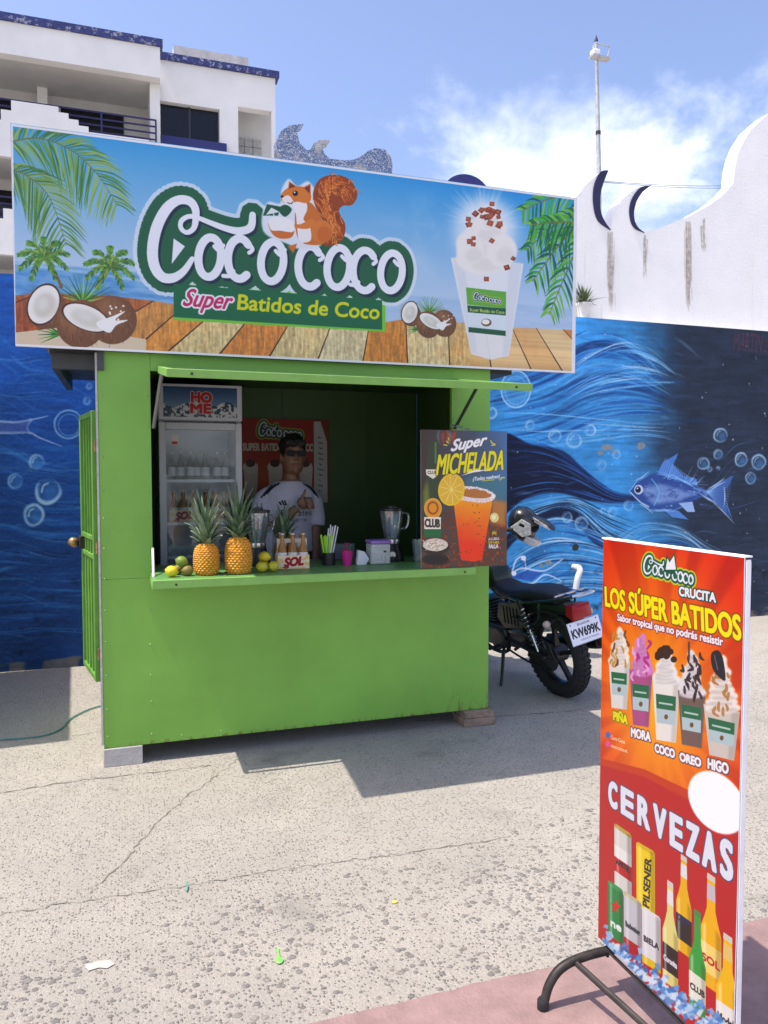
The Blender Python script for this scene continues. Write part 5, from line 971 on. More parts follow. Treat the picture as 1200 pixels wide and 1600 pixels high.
# menu on the back wall
tag(printed_panel((.90, KD-.050, 1.35), (.63, 0, 0), (0, 0, .595), (0, .006, 0)).build('menu_poster', [M_print('menu_vinyl', IMG_MENU, .5, .3), M('board_back', 0)], smooth=0), 'red menu poster on the inside wall behind the vendor', 'poster')

# ================================================================ PAVEMENT SIGN
A = thing('pavement_sign', 'double sided red and orange pavement banner sign on tube feet', 'sign', (SX+.03, (SY0+SY1)/2, 0)); TB = M('rusty_black_tube', (.035, .03, .028), .55, metal=.3, var=.5, vs=25, grime=.3)
wb = lambda s, t: .003*(1+math.sin(s*math.pi*1.3+.4)*math.sin(t*2.6))
printed_panel((SX, SY0, SZ0), (0, SY1-SY0, 0), (0, 0, SZ1-SZ0), (.003, 0, 0), 10, 16, wb).build('banner', [M_print('banner_vinyl', IMG_BANNER, .34, .45, bump=.03, bs=7), M('banner_white', (.8, .8, .82), .5)], A)
MB().box(SX+.016, SX+.019, SY1, SY0, SZ0, SZ1-.01).build('rear_banner', M('banner_white', 0), A, smooth=0)
MB().box(SX+.0035, SX+.016, SY1-.002, SY1-.0005, SZ0+.03, SZ1-.005).build('banner_edge', M('banner_white', 0), A, smooth=0); MB().box(SX-.001, SX+.020, SY1-.002, SY0+.012, SZ1, SZ1+.004).build('banner_top', M('banner_white', 0), A, smooth=0)
for y in (SY0-.03, SY1+.03):
    MB().cyl((SX+.010, y, .115), (SX+.010, y, SZ1-.02), .005, n=10).build('upright', TB, A)
    fo = MB().tube(spline([(SX-.205, y, .012), (SX-.188, y, .070), (SX-.15, y, .112), (SX-.085, y, .130), (SX+.01, y, .134), (SX+.12, y, .130), (SX+.185, y, .112), (SX+.225, y, .070), (SX+.242, y, .012)], 4), .0135, 10).build('foot', TB, A)
    for s_ in (-.207, .244): MB().lathe([(.014, 0), (.017, .004), (.017, .03), (.0145, .034)], 10, (SX+s_, y, 0)).build('foot_cap', M('rubber_black', (.02, .02, .022), .6), fo)
    fo2 = MB().cyl((SX-.10, y, .142), (SX+.02, y-.0+(-.13 if y > -2.6 else .13), .03), .008, n=8)
for z in (.134, SZ1-.03): MB().cyl((SX+.010, SY0-.03, z), (SX+.010, SY1+.03, z), .005, n=8).build('cross_tube', TB, A)
MB().cyl((SX-.105, SY0-.03, .125), (SX+.02, SY1+.03, .045), .009, n=8).build('brace', TB, A)
# litter and cable
sp = on_z(436, 1503); t_ = thing('plastic_spoon', 'bright green plastic spoon lying on the concrete', 'spoon', (sp[0], sp[1], .004)); LG = M('lime_plastic', (.18, .75, .10), .35)
e = on_z(434, 1484); MB().ell((sp[0], sp[1], .006), (.013, .017, .004), 12, 6).build('bowl', LG, t_); MB().box(-.003, .003, 0, math.dist(sp, e), .003, .006).xf(Matrix.Translation((sp[0], sp[1], .001)) @ Matrix.Rotation(math.atan2(e[1]-sp[1], e[0]-sp[0])-math.pi/2, 4, 'Z')).build('handle', LG, t_, smooth=0)
a = on_z(290, 1381); b = on_z(292, 1395); tag(MB().tube([(a[0], a[1], .006), ((a[0]+b[0])/2+.006, (a[1]+b[1])/2, .008), (b[0], b[1], .006)], .003, 6).build('straw_scrap', M('teal_plastic', (.05, .35, .28), .4)), 'scrap of teal plastic straw on the concrete near the crack', 'litter')
c = on_z(617, 1411); tag(MB().ell((c[0], c[1], .004), (.012, .008, .005), 8, 5).build('peel_scrap', M('yellow_peel', (.7, .55, .12), .6)), 'tiny yellow scrap of peel on the concrete', 'litter')
P = [on_z(*p) for p in ((-60, 1163), (0, 1158), (40, 1155), (70, 1151), (95, 1141), (112, 1124), (140, 1110), (165, 1103))]; tag(MB().tube(spline([(p[0], p[1], .008) for p in P], 6), .0045, 6).build('power_cable', M('teal_cable', (.06, .22, .22), .5, var=.2)), 'thin teal cable lying on the ground left of the kiosk', 'cable')

# ================================================================ INSIDE THE KIOSK
FZ = KB+.05
fr = thing('drinks_fridge', 'tall white glass door drinks fridge with printed header', 'fridge', (.58, .9, FZ)); WH = M('fridge_white', (.55, .58, .64), .35, var=.04); FX0, FX1, FY0, FY1 = .327, .835, .66, 1.13
for q in ((FX0, FX0+.03, FY0+.045, FY1, FZ, 2.10), (FX1-.03, FX1, FY0+.045, FY1, FZ, 2.10), (FX0+.031, FX1-.031, FY1-.03, FY1, FZ, 2.10), (FX0+.031, FX1-.031, FY0+.05, FY1-.031, FZ, FZ+.25), (FX0+.031, FX1-.031, FY0+.05, FY1-.031, 1.885, 2.10)): MB().box(*q).build('cabinet', WH, fr, bevel=.004)
hp = MB().box(FX0-.002, FX1+.002, FY0-.012, FY0+.044, 1.888, 2.112).build('header', WH, fr, bevel=.006); printed_panel((FX0+.03, FY0-.0145, 1.908), (FX1-FX0-.06, 0, 0), (0, 0, .186), (0, .002, 0)).build('header_print', [M_print('header_film', IMG_HEADER, .25, .5), WH], hp, smooth=0)
dr = MB().box(FX0, FX0+.042, FY0, FY0+.04, FZ+.2, 1.875).build('door', WH, fr, bevel=.004)
for q in ((FX1-.042, FX1, FZ+.2, 1.875), (FX0+.0425, FX1-.0425, 1.83, 1.875), (FX0+.0425, FX1-.0425, FZ+.2, FZ+.25)): MB().box(q[0], q[1], FY0, FY0+.04, q[2], q[3]).build('door_frame', WH, dr, bevel=.004)
MB().box(FX0+.043, FX1-.043, FY0+.014, FY0+.02, FZ+.251, 1.829).build('door_glass', glass('door_pane', (.92, .96, .97), .0, .01, .015), dr, smooth=0)
MB().box(FX0+.075, FX0+.115, FY0+.010, FY0+.0135, 1.735, 1.80).build('sticker', M('sticker_white', (.7, .6, .6), .5), dr, smooth=0); MB().box(FX0+.078, FX0+.112, FY0+.008, FY0+.0098, 1.74, 1.757).build('sticker', M('sticker_red', (.5, .03, .03), .5), dr, smooth=0)
SHZ = (1.515, 1.245, 1.035)
for z in SHZ:
    mb = MB(); mb.box(FX0+.04, FX1-.04, FY0+.06, FY0+.066, z-.012, z+.006)
    for i in range(14): x = FX0+.045+i*(FX1-FX0-.09)/13; mb.box(x-.002, x+.002, FY0+.0665, FY1-.04, z-.005, z-.001)
    mb.build('rack_shelf', M('white_wire', (.7, .72, .74), .4), fr, smooth=0)
# bottles standing in the fridge
BG = M('clear_bottle_glass', (.55, .62, .6), .08, trans=.85, var=.03, spec=.6); CAPM = M('bottle_cap', (.6, .6, .62), .3, metal=.7)
def bottle(name, label, glassm, h=.17, r=.026, group=None):
    t_ = thing(name, label, 'bottle', (0, 0, 0), group, world=False)
    MB().lathe([(r*.9, 0), (r, .008), (r, h*.5), (r*.86, h*.6), (r*.45, h*.74), (r*.4, h*.95), (r*.48, h*.96), (r*.48, h*.975)], 14).build('glass', glassm, t_)
    MB().lathe([(r*.52, h*.976), (r*.55, h*1.01), (r*.4, h*1.025)], 12).build('cap', CAPM, t_); MB().lathe([(r*1.012, h*.14), (r*1.012, h*.46)], 14, caps=False).build('label', M('label_highlight', (.62, .63, .66), .5, var=.2, vs=80), t_); return t_  # pale label band paints a highlight on the glass into its colour
def place(o, x, y, z, rz=0): o.location = (x, y, z); o.rotation_euler = (0, 0, rz); return o
ord_ = ('first', 'second', 'third', 'fourth', 'fifth', 'sixth', 'seventh')
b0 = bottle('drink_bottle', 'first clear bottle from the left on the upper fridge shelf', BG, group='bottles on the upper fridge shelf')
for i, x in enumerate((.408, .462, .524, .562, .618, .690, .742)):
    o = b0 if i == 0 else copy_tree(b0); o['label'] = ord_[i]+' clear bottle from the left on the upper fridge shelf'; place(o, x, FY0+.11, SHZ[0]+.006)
# cartons of six bottles
CMt = M_print('carton_film', IMG_CARTON, .5, .3); CB = M('carton_brown', (.42, .30, .17), .7); AMB = M('amber_bottle', (.55, .26, .04), .12, trans=.55, var=.1)
def carton(label, x, y, z, rz, group, bottles=True, k=0):
    t_ = thing('beer_carton', label, 'carton', (0, 0, 0), group, world=False); w2, d2 = .088, .06
    body = printed_panel((-w2, -d2, .003), (2*w2, 0, 0), (0, 0, .075), (0, .003, 0)).build('front_board', [CMt, CB], t_, smooth=0)
    MB().box(-w2, w2, d2-.003, d2, .003, .078).build('back_board', CB, t_, smooth=0); MB().box(-w2, w2, -d2+.0031, d2-.0031, 0, .004).build('base', CB, t_, smooth=0)
    for s in (-1, 1): MB().box(min(s*w2, s*(w2-.003)), max(s*w2, s*(w2-.003)), -d2+.0031, d2-.0031, .0041, .078 if s > 0 else .078).build('end_board', M('carton_cream', (.6, .5, .36), .6), t_, smooth=0)
    dv = MB()
    for s in ((-w2+.004, -.032), (.032, w2-.004)): dv.box(s[0], s[1], -.0015, .0015, .079, .142)
    dv.box(-w2+.004, w2-.004, -.0015, .0015, .142, .165); dv.box(-w2+.004, w2-.004, -.0015, .0015, .004, .0789); dv.build('handle_board', M('carton_white', (.66, .60, .5), .6), t_, smooth=0)
    place(t_, x, y, z, rz)
    if bottles:
        for i in range(3):
            for j in range(2):
                lx, ly = -.058+.058*i, -.031+.062*j; gx = x+lx*math.cos(rz)-ly*math.sin(rz); gy = y+lx*math.sin(rz)+ly*math.cos(rz)
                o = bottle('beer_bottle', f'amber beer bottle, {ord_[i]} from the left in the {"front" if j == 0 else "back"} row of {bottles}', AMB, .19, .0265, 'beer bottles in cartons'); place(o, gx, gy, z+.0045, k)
    return t_
carton('red and cream beer carton with open handle on the serving counter', 1.005, -.055, 1.0305, -.06, 'beer cartons', 'the counter carton')
for i, x in enumerate((.478, .678)): carton(('left' if i == 0 else 'right')+' beer carton on the middle fridge shelf', x, FY0+.15, SHZ[1]+.006, 0, 'beer cartons', ('the left' if i == 0 else 'the right')+' fridge carton')
# ---------------- fruit
def pineapple(label, r, hf, hc, n_leaf, seed, ripe):
    rg = random.Random(seed); t_ = thing('pineapple', label, 'pineapple', (0, 0, 0), 'pineapples on the counter', world=False)
    mb = MB(); prof = [(r*f, hf*z) for f, z in ((.6, 0), (.84, .04), (.96, .16), (1, .4), (.98, .62), (.9, .8), (.72, .93), (.4, 1.0))]; mb.lathe([(a*.965, z) for a, z in prof], 28)
    zz = [p[1] for p in prof]; rr_ = [p[0] for p in prof]; rows = 15; per = 19
    for k in range(rows):
        z = hf*(.03+.93*k/(rows-1)); R = float(np.interp(z, zz, rr_)); sl = float(np.interp(z+.004, zz, rr_)-np.interp(z-.004, zz, rr_))/.008
        for j in range(per):
            a = 2*math.pi*(j+.5*(k % 2))/per+.02*rg.random(); nrm = Vector((math.cos(a), math.sin(a), -sl)).normalized(); tu = Vector((-math.sin(a), math.cos(a), 0)); tv = nrm.cross(tu); c = Vector((R*math.cos(a), R*math.sin(a), z))
            w_ = math.pi*R/per*1.02; h_ = hf/rows*.62; ring = [c+tu*(w_*math.cos(q))+tv*(h_*math.sin(q))-nrm*.002 for q in np.arange(6)*1.0472]; r2 = [c+tu*(w_*.55*math.cos(q))+tv*(h_*.55*math.sin(q))+nrm*.0022 for q in np.arange(6)*1.0472]; tip = c+nrm*.0042+tv*h_*.25
            mb.add(ring+r2+[tip], [(q, (q+1) % 6, 6+(q+1) % 6, 6+q) for q in range(6)], 0); b = len(mb.v)-13; 
            for q in range(6): mb.f.append([b+6+q, b+6+(q+1) % 6, b+12]); mb.m.append(1)
    mb.build('fruit', [M('pineapple_skin_'+ripe, (.60, .245, .018) if ripe == 'ripe' else (.30, .15, .03), .5, var=.3, vs=60), M('pineapple_eye_'+ripe, (.70, .38, .05) if ripe == 'ripe' else (.36, .22, .06), .55, var=.35, vs=90)], t_, smooth=30, fix=False)
    cr = MB()
    for k in range(n_leaf):
        f = k/n_leaf; a = k*2.399+rg.uniform(-.2, .2); L = hc*(.34+.72*f**1.0)*rg.uniform(.85, 1.05); tilt = 1.05*(1-f)**.9+.08; w_ = .0175*(1-.3*f)*(r/.065); base = Vector((math.cos(a), math.sin(a), 0))*.012*(1.3-f)+Vector((0, 0, hf-.012+.30*hc*f)); pr = []; bend = rg.uniform(.35, .8)*(1-f*.7)
        for s in range(7):
            u = s/6; ang = tilt+bend*u*u*1.2-.35*(1-u)*(1-f); pr.append(ang)
        p = base.copy(); rows_ = []
        for s in range(7):
            u = s/6; d = Vector((math.cos(a)*math.sin(pr[s]), math.sin(a)*math.sin(pr[s]), math.cos(pr[s]))); sd_ = Vector((-math.sin(a), math.cos(a), 0)); ww_ = w_*(1-u**1.6)*(1.0 if s else .8)+.0004; up = sd_.cross(d); rows_ += [p-sd_*ww_+up*.003, p+up*-.001, p+sd_*ww_+up*.003]; p = p+d*L/6
        cr.add(rows_, [(3*s+c_, 3*s+c_+1, 3*s+c_+4, 3*s+c_+3) for s in range(6) for c_ in (0, 1)], 0 if rg.random() < .6 else 1)
    cr.build('crown', [M('pineapple_leaf', (.085, .15, .075), .5, var=.35, vs=40), M('pineapple_leaf_pale', (.20, .27, .17), .5, var=.3, vs=40)], t_, smooth=60, fix=False); return t_
place(pineapple('shorter bright orange pineapple beside the limes', .066, .165, .235, 46, 1, 'ripe'), .524, -.19, 1.030)
place(pineapple('taller orange pineapple in the middle of the counter', .070, .195, .235, 46, 2, 'ripe'), .688, -.20, 1.030, .5)
place(pineapple('dull pineapple standing behind the beer carton', .058, .145, .20, 40, 3, 'dull'), 1.0, .14, 1.031)
def citrus(label, col, x, y, z, r, seed, cat='lemon', sx=1.08, rot=0):
    rg = random.Random(seed); t_ = thing(cat, label, cat, (0, 0, 0), 'citrus fruit on the counter', world=False); Rm = Euler((rg.uniform(0, 3), rg.uniform(-.4, .4), rot)).to_matrix().to_4x4()
    mb = MB(); mb.loft([[Rm @ Vector((px*r*sx, rr*r*math.cos(q), rr*r*math.sin(q))) for q in np.arange(16)*math.pi/8] for px, rr in [(-1.1, .02), (-1.05, .12), (-.95, .32), (-.75, .66), (-.4, .92), (0, 1), (.4, .92), (.75, .66), (.95, .32), (1.07, .14), (1.14, .02)]]); nm = 'citrus_'+'_'.join(str(int(c*100)) for c in col)
    mb.build('fruit', M(nm, col, .42, var=.16, vs=30, bump=.2, bs=250), t_); MB().ell(tuple(Rm @ Vector((-1.11*r*sx, 0, 0))), (.003, .003, .003), 8, 5).build('stem_end', M('stem', (.16, .13, .05), .8), t_); place(t_, x, y, z)
YL, GRL, OLV = (.68, .54, .02), (.16, .24, .03), (.20, .15, .035)
citrus('bright yellow lemon at the far left end of the shelf', YL, .345, -.235, 1.060, .029, 1); citrus('green lime resting on top of the left pile', GRL, .398, -.20, 1.104, .029, 2, 'lime'); citrus('brownish green lime in the left pile', OLV, .425, -.215, 1.058, .028, 3, 'lime', rot=.3); citrus('dark lime hidden at the back of the left pile', OLV, .385, -.15, 1.059, .027, 4, 'lime')
YG = (.50, .46, .03); citrus('yellow lemon on top of the pile beside the beer carton', YL, .838, -.135, 1.107, .029, 5); citrus('yellow green lemon at the left of the pile beside the carton', YG, .812, -.20, 1.060, .029, 6); citrus('yellow green lemon against the beer carton', YG, .876, -.19, 1.060, .029, 7, rot=1); citrus('yellow green lemon at the back of the pile beside the carton', YG, .835, -.105, 1.059, .028, 8)
# ---------------- counter goods
PB = M('black_plastic', (.018, .018, .02), .35); CT = 1.0305
def blender(label, x, y, rz):
    t_ = thing('blender', label, 'blender', (0, 0, 0), 'blenders on the counter', world=False)
    MB().loft([[Vector((s*.075 if i < 2 else s*.075, 0, 0)) for i in range(0)] for s in ()], caps=False) if False else None
    b = MB().lathe([(.085, 0), (.088, .01), (.07, .08), (.055, .125)], 24).build('base', PB, t_, bevel=.002); MB().lathe([(.022, 0), (.022, .008)], 14, M=Matrix.Rotation(math.pi/2, 4, 'X')).xf(Matrix.Translation((0, -.072, .05))).build('dial', M('steel_dial', (.5, .5, .5), .3, metal=.9), b)
    MB().lathe([(.056, .1255), (.058, .14), (.056, .155)], 24).build('ring', M('steel_ring', (.6, .6, .6), .25, metal=.9), t_)
    prof = [(.045, .156), (.058, .2), (.075, .3), (.082, .36)]; mb = MB(); rings = []
    for r, z in prof+[(a-.004, z) for a, z in prof[::-1]]: rings.append([Vector(((r+.0025*math.cos(q*8))*math.cos(q), (r+.0025*math.cos(q*8))*math.sin(q), z)) for q in np.arange(48)*math.pi/24])
    j = mb.loft(rings).build('jar', glass('jar_glass', (.82, .90, .92), .16, .03, .08), t_); MB().tube(spline([(.075, 0, .345), (.115, 0, .335), (.118, 0, .28), (.1, 0, .235), (.066, 0, .23)], 5), .007, 8).build('jar_handle', glass('jar_glass', 0), j)
    MB().lathe([(.084, .361), (.084, .378), (.04, .38), (.038, .395), (.005, .396)], 24).build('lid', PB, t_); place(t_, x, y, CT, rz); t_.scale = (.86, .86, .84)
blender('glass blender on a black base at the dark right end of the counter', 1.655, .12, -.25); blender('glass blender behind the tallest pineapple', .845, .14, .2)
def cup(name, label, cat, x, y, r0, r1, h, mat, wall=.003):
    t_ = thing(name, label, cat, (0, 0, 0), None, world=False); MB().lathe([(.001, 0), (r0, 0), (r1, h), (r1-wall, h), (r0-wall, wall), (.001, wall)], 20, caps=False).build('cup', mat, t_); place(t_, x, y, CT); return t_
cup('straw_holder', 'black round holder full of green and white straws', 'holder', 1.235, .02, .036, .038, .072, PB)
rg = random.Random(8)
for i in range(22):
    gr = i < 15; a = rg.uniform(0, 6.28); r = rg.uniform(0, .02); b = (1.235-.004+r*math.cos(a), .02+r*math.sin(a)*.8); L = rg.uniform(.165, .178) if gr else rg.uniform(.205, .235); lean = (.02*math.cos(a)-.008, .014*math.sin(a)) if gr else (.03+.012*math.cos(a), .018*math.sin(a))
    tag(MB().cyl((b[0], b[1], CT+.004), (b[0]+lean[0], b[1]+lean[1], CT+L), .0034, n=7).build('straw', M('straw_lime', (.36, .72, .03), .35) if gr else M('straw_white', (.7, .72, .72), .35)), 'lime green straw in the black holder' if gr else 'white straw sticking out of the black holder', 'straw', 'green straws in the holder' if gr else 'white straws in the holder')
t_ = cup('spoon_cup', 'magenta plastic cup holding small spoons', 'cup', 1.335, -.02, .024, .032, .085, M('magenta_plastic', (.55, .02, .22), .35))
for i in range(7): a = i*.9; tag(MB().tube([(1.335+.008*math.cos(a), -.02+.008*math.sin(a), CT+.006), (1.335+.022*math.cos(a), -.02+.022*math.sin(a), CT+.105+.006*(i % 3)), (1.335+.026*math.cos(a), -.02+.026*math.sin(a), CT+.118+.006*(i % 3))], [.002, .0035, .006], 6, flat=.4).build('small_spoon', M('magenta_plastic', 0) if i % 3 else M('green_plastic', (.05, .3, .06), .4)), 'pink spoon handle standing in the magenta cup' if i % 3 else 'green spoon handle standing in the magenta cup', 'spoon', 'spoons in the magenta cup')
# napkin stack, patterned canister, clear cup, towel
mb = MB(); 
for i in range(6): a = .12*i; mb.prism([(0, 0), (.055, 0), (.075, .03), (.045, .075), (.008, .085)], (1.392, -.03+.006*i, CT), (math.cos(.1*i), .05, 0), (0, 0, 1), (0, .004, 0))
mb.build('tmp', M('paper_white', (.72, .74, .78), .8)); bpy.data.objects['tmp'].name = 'napkin_fold'; tag(bpy.data.objects['napkin_fold'], 'fan of folded white napkins beside the patterned canister', 'napkins', kind='stuff')
c_ = thing('canister', 'white square canister with embossed pattern and purple lid', 'canister', (1.53, .0, CT)); mb = MB(); mb.box(1.472, 1.588, -.055, .06, CT, CT+.118); mb.build('body', M('canister_white', (.58, .60, .58), .5, var=.08, bump=.5, bs=120), c_, bevel=.008); MB().box(1.468, 1.592, -.059, .064, CT+.1182, CT+.140).build('lid', M('lilac_plastic', (.30, .16, .50), .4), c_, bevel=.006)
for i in range(4):
    for k in range(3): MB().box(1.48+.026*i, 1.503+.026*i, -.0585, -.0552, CT+.008+.018*k, CT+.023+.018*k).build('tile_emboss', M('canister_white', 0), c_, smooth=0)
MB().box(1.545, 1.56, -.0585, -.0552, CT+.07, CT+.08).build('emblem', PB, c_, smooth=0)
cup('clear_cup', 'clear plastic cup beside the drink poster', 'cup', 1.80, .03, .034, .045, .13, glass('clear_plastic', (.8, .86, .88), .14, .08, .12))
tw = MB(); N_ = 22; rings = []
for k in range(12):
    u = k/11; rings.append([Vector((.93+(.045*(1-u)+.012)*math.cos(q)*(1+.35*math.sin(3*q+u*4)), .22+(.035*(1-u)+.012)*math.sin(q)*(1+.3*math.cos(4*q-u*3)), CT+.012+.20*u+.01*math.sin(5*q))) for q in np.arange(N_)*2*math.pi/N_])
tag(tw.loft(rings).build('kitchen_towel', M('towel_white', (.62, .62, .70), .85, var=.12, vs=50, bump=.3, bs=160), smooth=70), 'bunched white kitchen towel between blender and vendor', 'towel')
tag(MB().box(1.25, 1.46, .24, .30, CT, CT+.10).build('storage_box', M('smoky_plastic', (.10, .13, .15), .35), bevel=.006), 'low smoky plastic box behind the spoon cup', 'box')
# small stool of cardboard the vendor works behind is hidden; inner shelf under the counter
# ================================================================ VENDOR
PXc, PYc = 1.145, .74
V = thing('person', 'vendor in white striped football shirt and sunglasses giving a thumbs up', 'person', (PXc, PYc, FZ)); SK = M('skin', (.20, .105, .065), .5, var=.12, vs=25, sss=.08)
def ringe(c, rx, ry, n=18, tilt=None):
    return [Vector(c)+((tilt @ Vector((rx*math.cos(q), ry*math.sin(q), 0))) if tilt else Vector((rx*math.cos(q), ry*math.sin(q), 0))) for q in np.arange(n)*2*math.pi/n]
def limb(mb, pts, rad, n=14): mb.tube(spline(pts, 5), list(np.interp(np.linspace(0, 1, (len(pts)-1)*5+1), np.linspace(0, 1, len(rad)), rad)), n)
Hc = Vector((1.176, PYc-.03, 1.683))
body = MB()
body.loft([ringe((PXc+dx, PYc+dy, z), rx, ry) for z, rx, ry, dx, dy in ((.98, .145, .10, 0, 0), (1.06, .14, .095, 0, 0), (1.16, .135, .095, .0, 0), (1.28, .150, .105, .003, 0), (1.38, .160, .108, .006, 0), (1.45, .15, .092, .008, 0), (1.49, .11, .075, .012, 0), (1.52, .062, .062, .016, 0))])
body.loft([ringe((1.160+.012*k/3, PYc-.005*k, 1.47+.045*k), .056-.003*k, .058-.003*k) for k in range(4)])
hd_ = [(-.128, .03, .035), (-.115, .052, .055), (-.09, .062, .072), (-.05, .071, .085), (0, .077, .094), (.04, .078, .097), (.08, .07, .088), (.105, .05, .064), (.118, .02, .03)]
body.loft([ringe((Hc.x, Hc.y+(.012 if z > -.06 else -.008), Hc.z+z), rx, ry) for z, rx, ry in hd_])
body.loft([ringe((Hc.x, Hc.y-.08-d, Hc.z+z), r, r*.8, 10) for z, r, d in ((.02, .009, .0), (-.005, .011, .008), (-.028, .017, .015), (-.038, .012, .008))])
body.ell(tuple(Hc+Vector((0, -.078, -.068))), (.024, .012, .0065), 12, 7); body.ell(tuple(Hc+Vector((0, -.076, -.079))), (.020, .012, .007), 12, 7); body.ell(tuple(Hc+Vector((0, -.068, -.107))), (.022, .02, .018), 12, 7)
for s in (-1, 1): body.ell(tuple(Hc+Vector((s*.079, .012, -.015))), (.010, .02, .033), 10, 8); body.ell(tuple(Hc+Vector((s*.034, -.07, .028))), (.026, .014, .009), 10, 6)
# right arm (left in the picture): elbow out and down, forearm across the chest, thumb up
limb(body, [(1.02, PYc+.0, 1.425), (.965, PYc-.02, 1.36), (.945, PYc-.05, 1.25), (.955, PYc-.10, 1.17)], [.046, .050, .046, .042]); limb(body, [(.955, PYc-.10, 1.17), (1.02, PYc-.16, 1.215), (1.10, PYc-.19, 1.285), (1.165, PYc-.195, 1.340)], [.043, .042, .034, .027])
hw = Vector((1.205, PYc-.195, 1.372)); body.ell(tuple(hw), (.042, .030, .042), 14, 10, M=Matrix.Rotation(-.6, 4, 'Y'))
for k in range(4):
    c = hw+Vector((.018+.006*k, -.012, .024-.019*k)); limb(body, [tuple(c+Vector((-.004, .014, 0))), tuple(c+Vector((.024, -.006, .002))), tuple(c+Vector((.022, -.028, 0))), tuple(c+Vector((-.006, -.030, -.002))), tuple(c+Vector((-.014, -.022, -.002)))], [.0098-.0006*k, .0095-.0006*k, .009-.0006*k, .0085-.0005*k, .007], 8)
limb(body, [tuple(hw+Vector((-.018, -.012, .016))), tuple(hw+Vector((-.008, -.022, .042))), tuple(hw+Vector((.004, -.020, .066))), tuple(hw+Vector((.010, -.014, .088)))], [.013, .011, .0098, .007], 9)
# left arm hanging
limb(body, [(1.27, PYc, 1.425), (1.322, PYc+.0, 1.33), (1.322, PYc-.005, 1.19), (1.318, PYc-.01, 1.12)], [.045, .048, .043, .040]); limb(body, [(1.318, PYc-.01, 1.12), (1.318, PYc-.03, 1.0), (1.312, PYc-.06, .90)], [.040, .036, .026])
body.ell((1.308, PYc-.07, .85), (.022, .035, .045), 12, 8)
for k in range(4): limb(body, [(1.312, PYc-.045-.019*k, .83), (1.308, PYc-.05-.019*k, .79), (1.298, PYc-.055-.019*k, .755)], [.0095, .009, .0075], 8)
limb(body, [(1.30, PYc-.09, .87), (1.292, PYc-.115, .83), (1.288, PYc-.12, .80)], [.012, .010, .0085], 8)
for s in (-1, 1): limb(body, [(PXc+s*.075, PYc, 1.0), (PXc+s*.085, PYc-.01, .80), (PXc+s*.088, PYc-.005, .62), (PXc+s*.09, PYc+.015, .42), (PXc+s*.092, PYc+.02, .24)], [.092, .080, .056, .050, .034]); limb(body, [(PXc+s*.092, PYc+.05, FZ+.035), (PXc+s*.095, PYc-.05, FZ+.035), (PXc+s*.10, PYc-.15, FZ+.025)], [.038, .04, .024])
bo = body.build('body', SK, V, fix=False)
def fuse(o, vox, it=3):
    r = o.modifiers.new('fuse', 'REMESH'); r.mode = 'VOXEL'; r.voxel_size = vox; r.use_smooth_shade = True
    s = o.modifiers.new('soften', 'SMOOTH'); s.iterations = it; s.factor = .5
fuse(bo, .0055, 2)
# shirt
sh = MB(); sh.loft([ringe((PXc+dx, PYc+dy, z), rx, ry, 28) for z, rx, ry, dx, dy in ((1.045, .168, .124, 0, -.004), (1.10, .164, .122, 0, -.004), (1.20, .158, .118, .002, -.003), (1.30, .170, .124, .004, 0), (1.38, .182, .126, .006, 0), (1.45, .172, .112, .008, 0), (1.488, .13, .092, .012, 0), (1.508, .088, .082, .014, 0), (1.512, .066, .07, .015, 0))])
limb(sh, [(1.03, PYc, 1.432), (.978, PYc-.012, 1.385), (.952, PYc-.04, 1.28), (.950, PYc-.055, 1.235)], [.050, .062, .068, .071]); limb(sh, [(1.262, PYc, 1.432), (1.315, PYc, 1.38), (1.330, PYc-.003, 1.26), (1.328, PYc-.005, 1.215)], [.050, .061, .066, .067])
SHM = M('shirt_white', (.45, .45, .56), .75, var=.06, vs=12, bump=.5, bs=14); so_ = sh.build('shirt', SHM, V, fix=False); fuse(so_, .008, 4)
dg = bpy.context.evaluated_depsgraph_get(); dg.update()
from mathutils.bvhtree import BVHTree
ev = so_.evaluated_get(dg); me_ = ev.to_mesh(); bvh = BVHTree.FromPolygons([v.co.copy() for v in me_.vertices], [tuple(p.vertices) for p in me_.polygons]); ev.to_mesh_clear()
def decal(name, pts, wd, mat, n=6, up=None):
    """cloth stripe: a line drawn in x-z (or from above) laid on the shirt front"""
    P = spline(pts, n) if len(pts) > 2 else [np.array(pts[0])*(1-t)+np.array(pts[1])*t for t in np.linspace(0, 1, n+1)]; mb = MB(); L = []
    for i, p in enumerate(P):
        d = P[min(i+1, len(P)-1)]-P[max(i-1, 0)]; d = d/np.hypot(*d); q = np.array([-d[1], d[0]])*wd/2; row = []
        for s in (-1, 1):
            c = p+q*s; h_, nn, _, _ = bvh.ray_cast(Vector((c[0], PYc-.8, c[1])), Vector((0, 1, 0)))
            if h_ is None: row = None; break
            row.append(h_+Vector((0, -.0022, .0006)))
        L.append(row)
    for a, b in zip(L, L[1:]):
        if a and b: mb.add([a[0], a[1], b[1], b[0]], [(0, 1, 2, 3)])
    if mb.f: mb.build(name, mat, so_, smooth=60, fix=False)
NV = M('shirt_navy', (.012, .014, .035), .7)
for k in range(3): decal('shoulder_stripe', [(1.078-.021*k, 1.496-.007*k), (1.03-.019*k, 1.466-.012*k), (.995-.02*k, 1.425-.012*k)], .010, NV); decal('shoulder_stripe', [(1.232+.02*k, 1.494-.007*k), (1.278+.019*k, 1.462-.012*k), (1.312+.014*k, 1.425-.014*k)], .010, NV)
for k in range(3): decal('chest_mark', [(1.078+.016*k, 1.355), (1.066+.016*k, 1.385-.007*(k == 0))], .011, NV, 2)
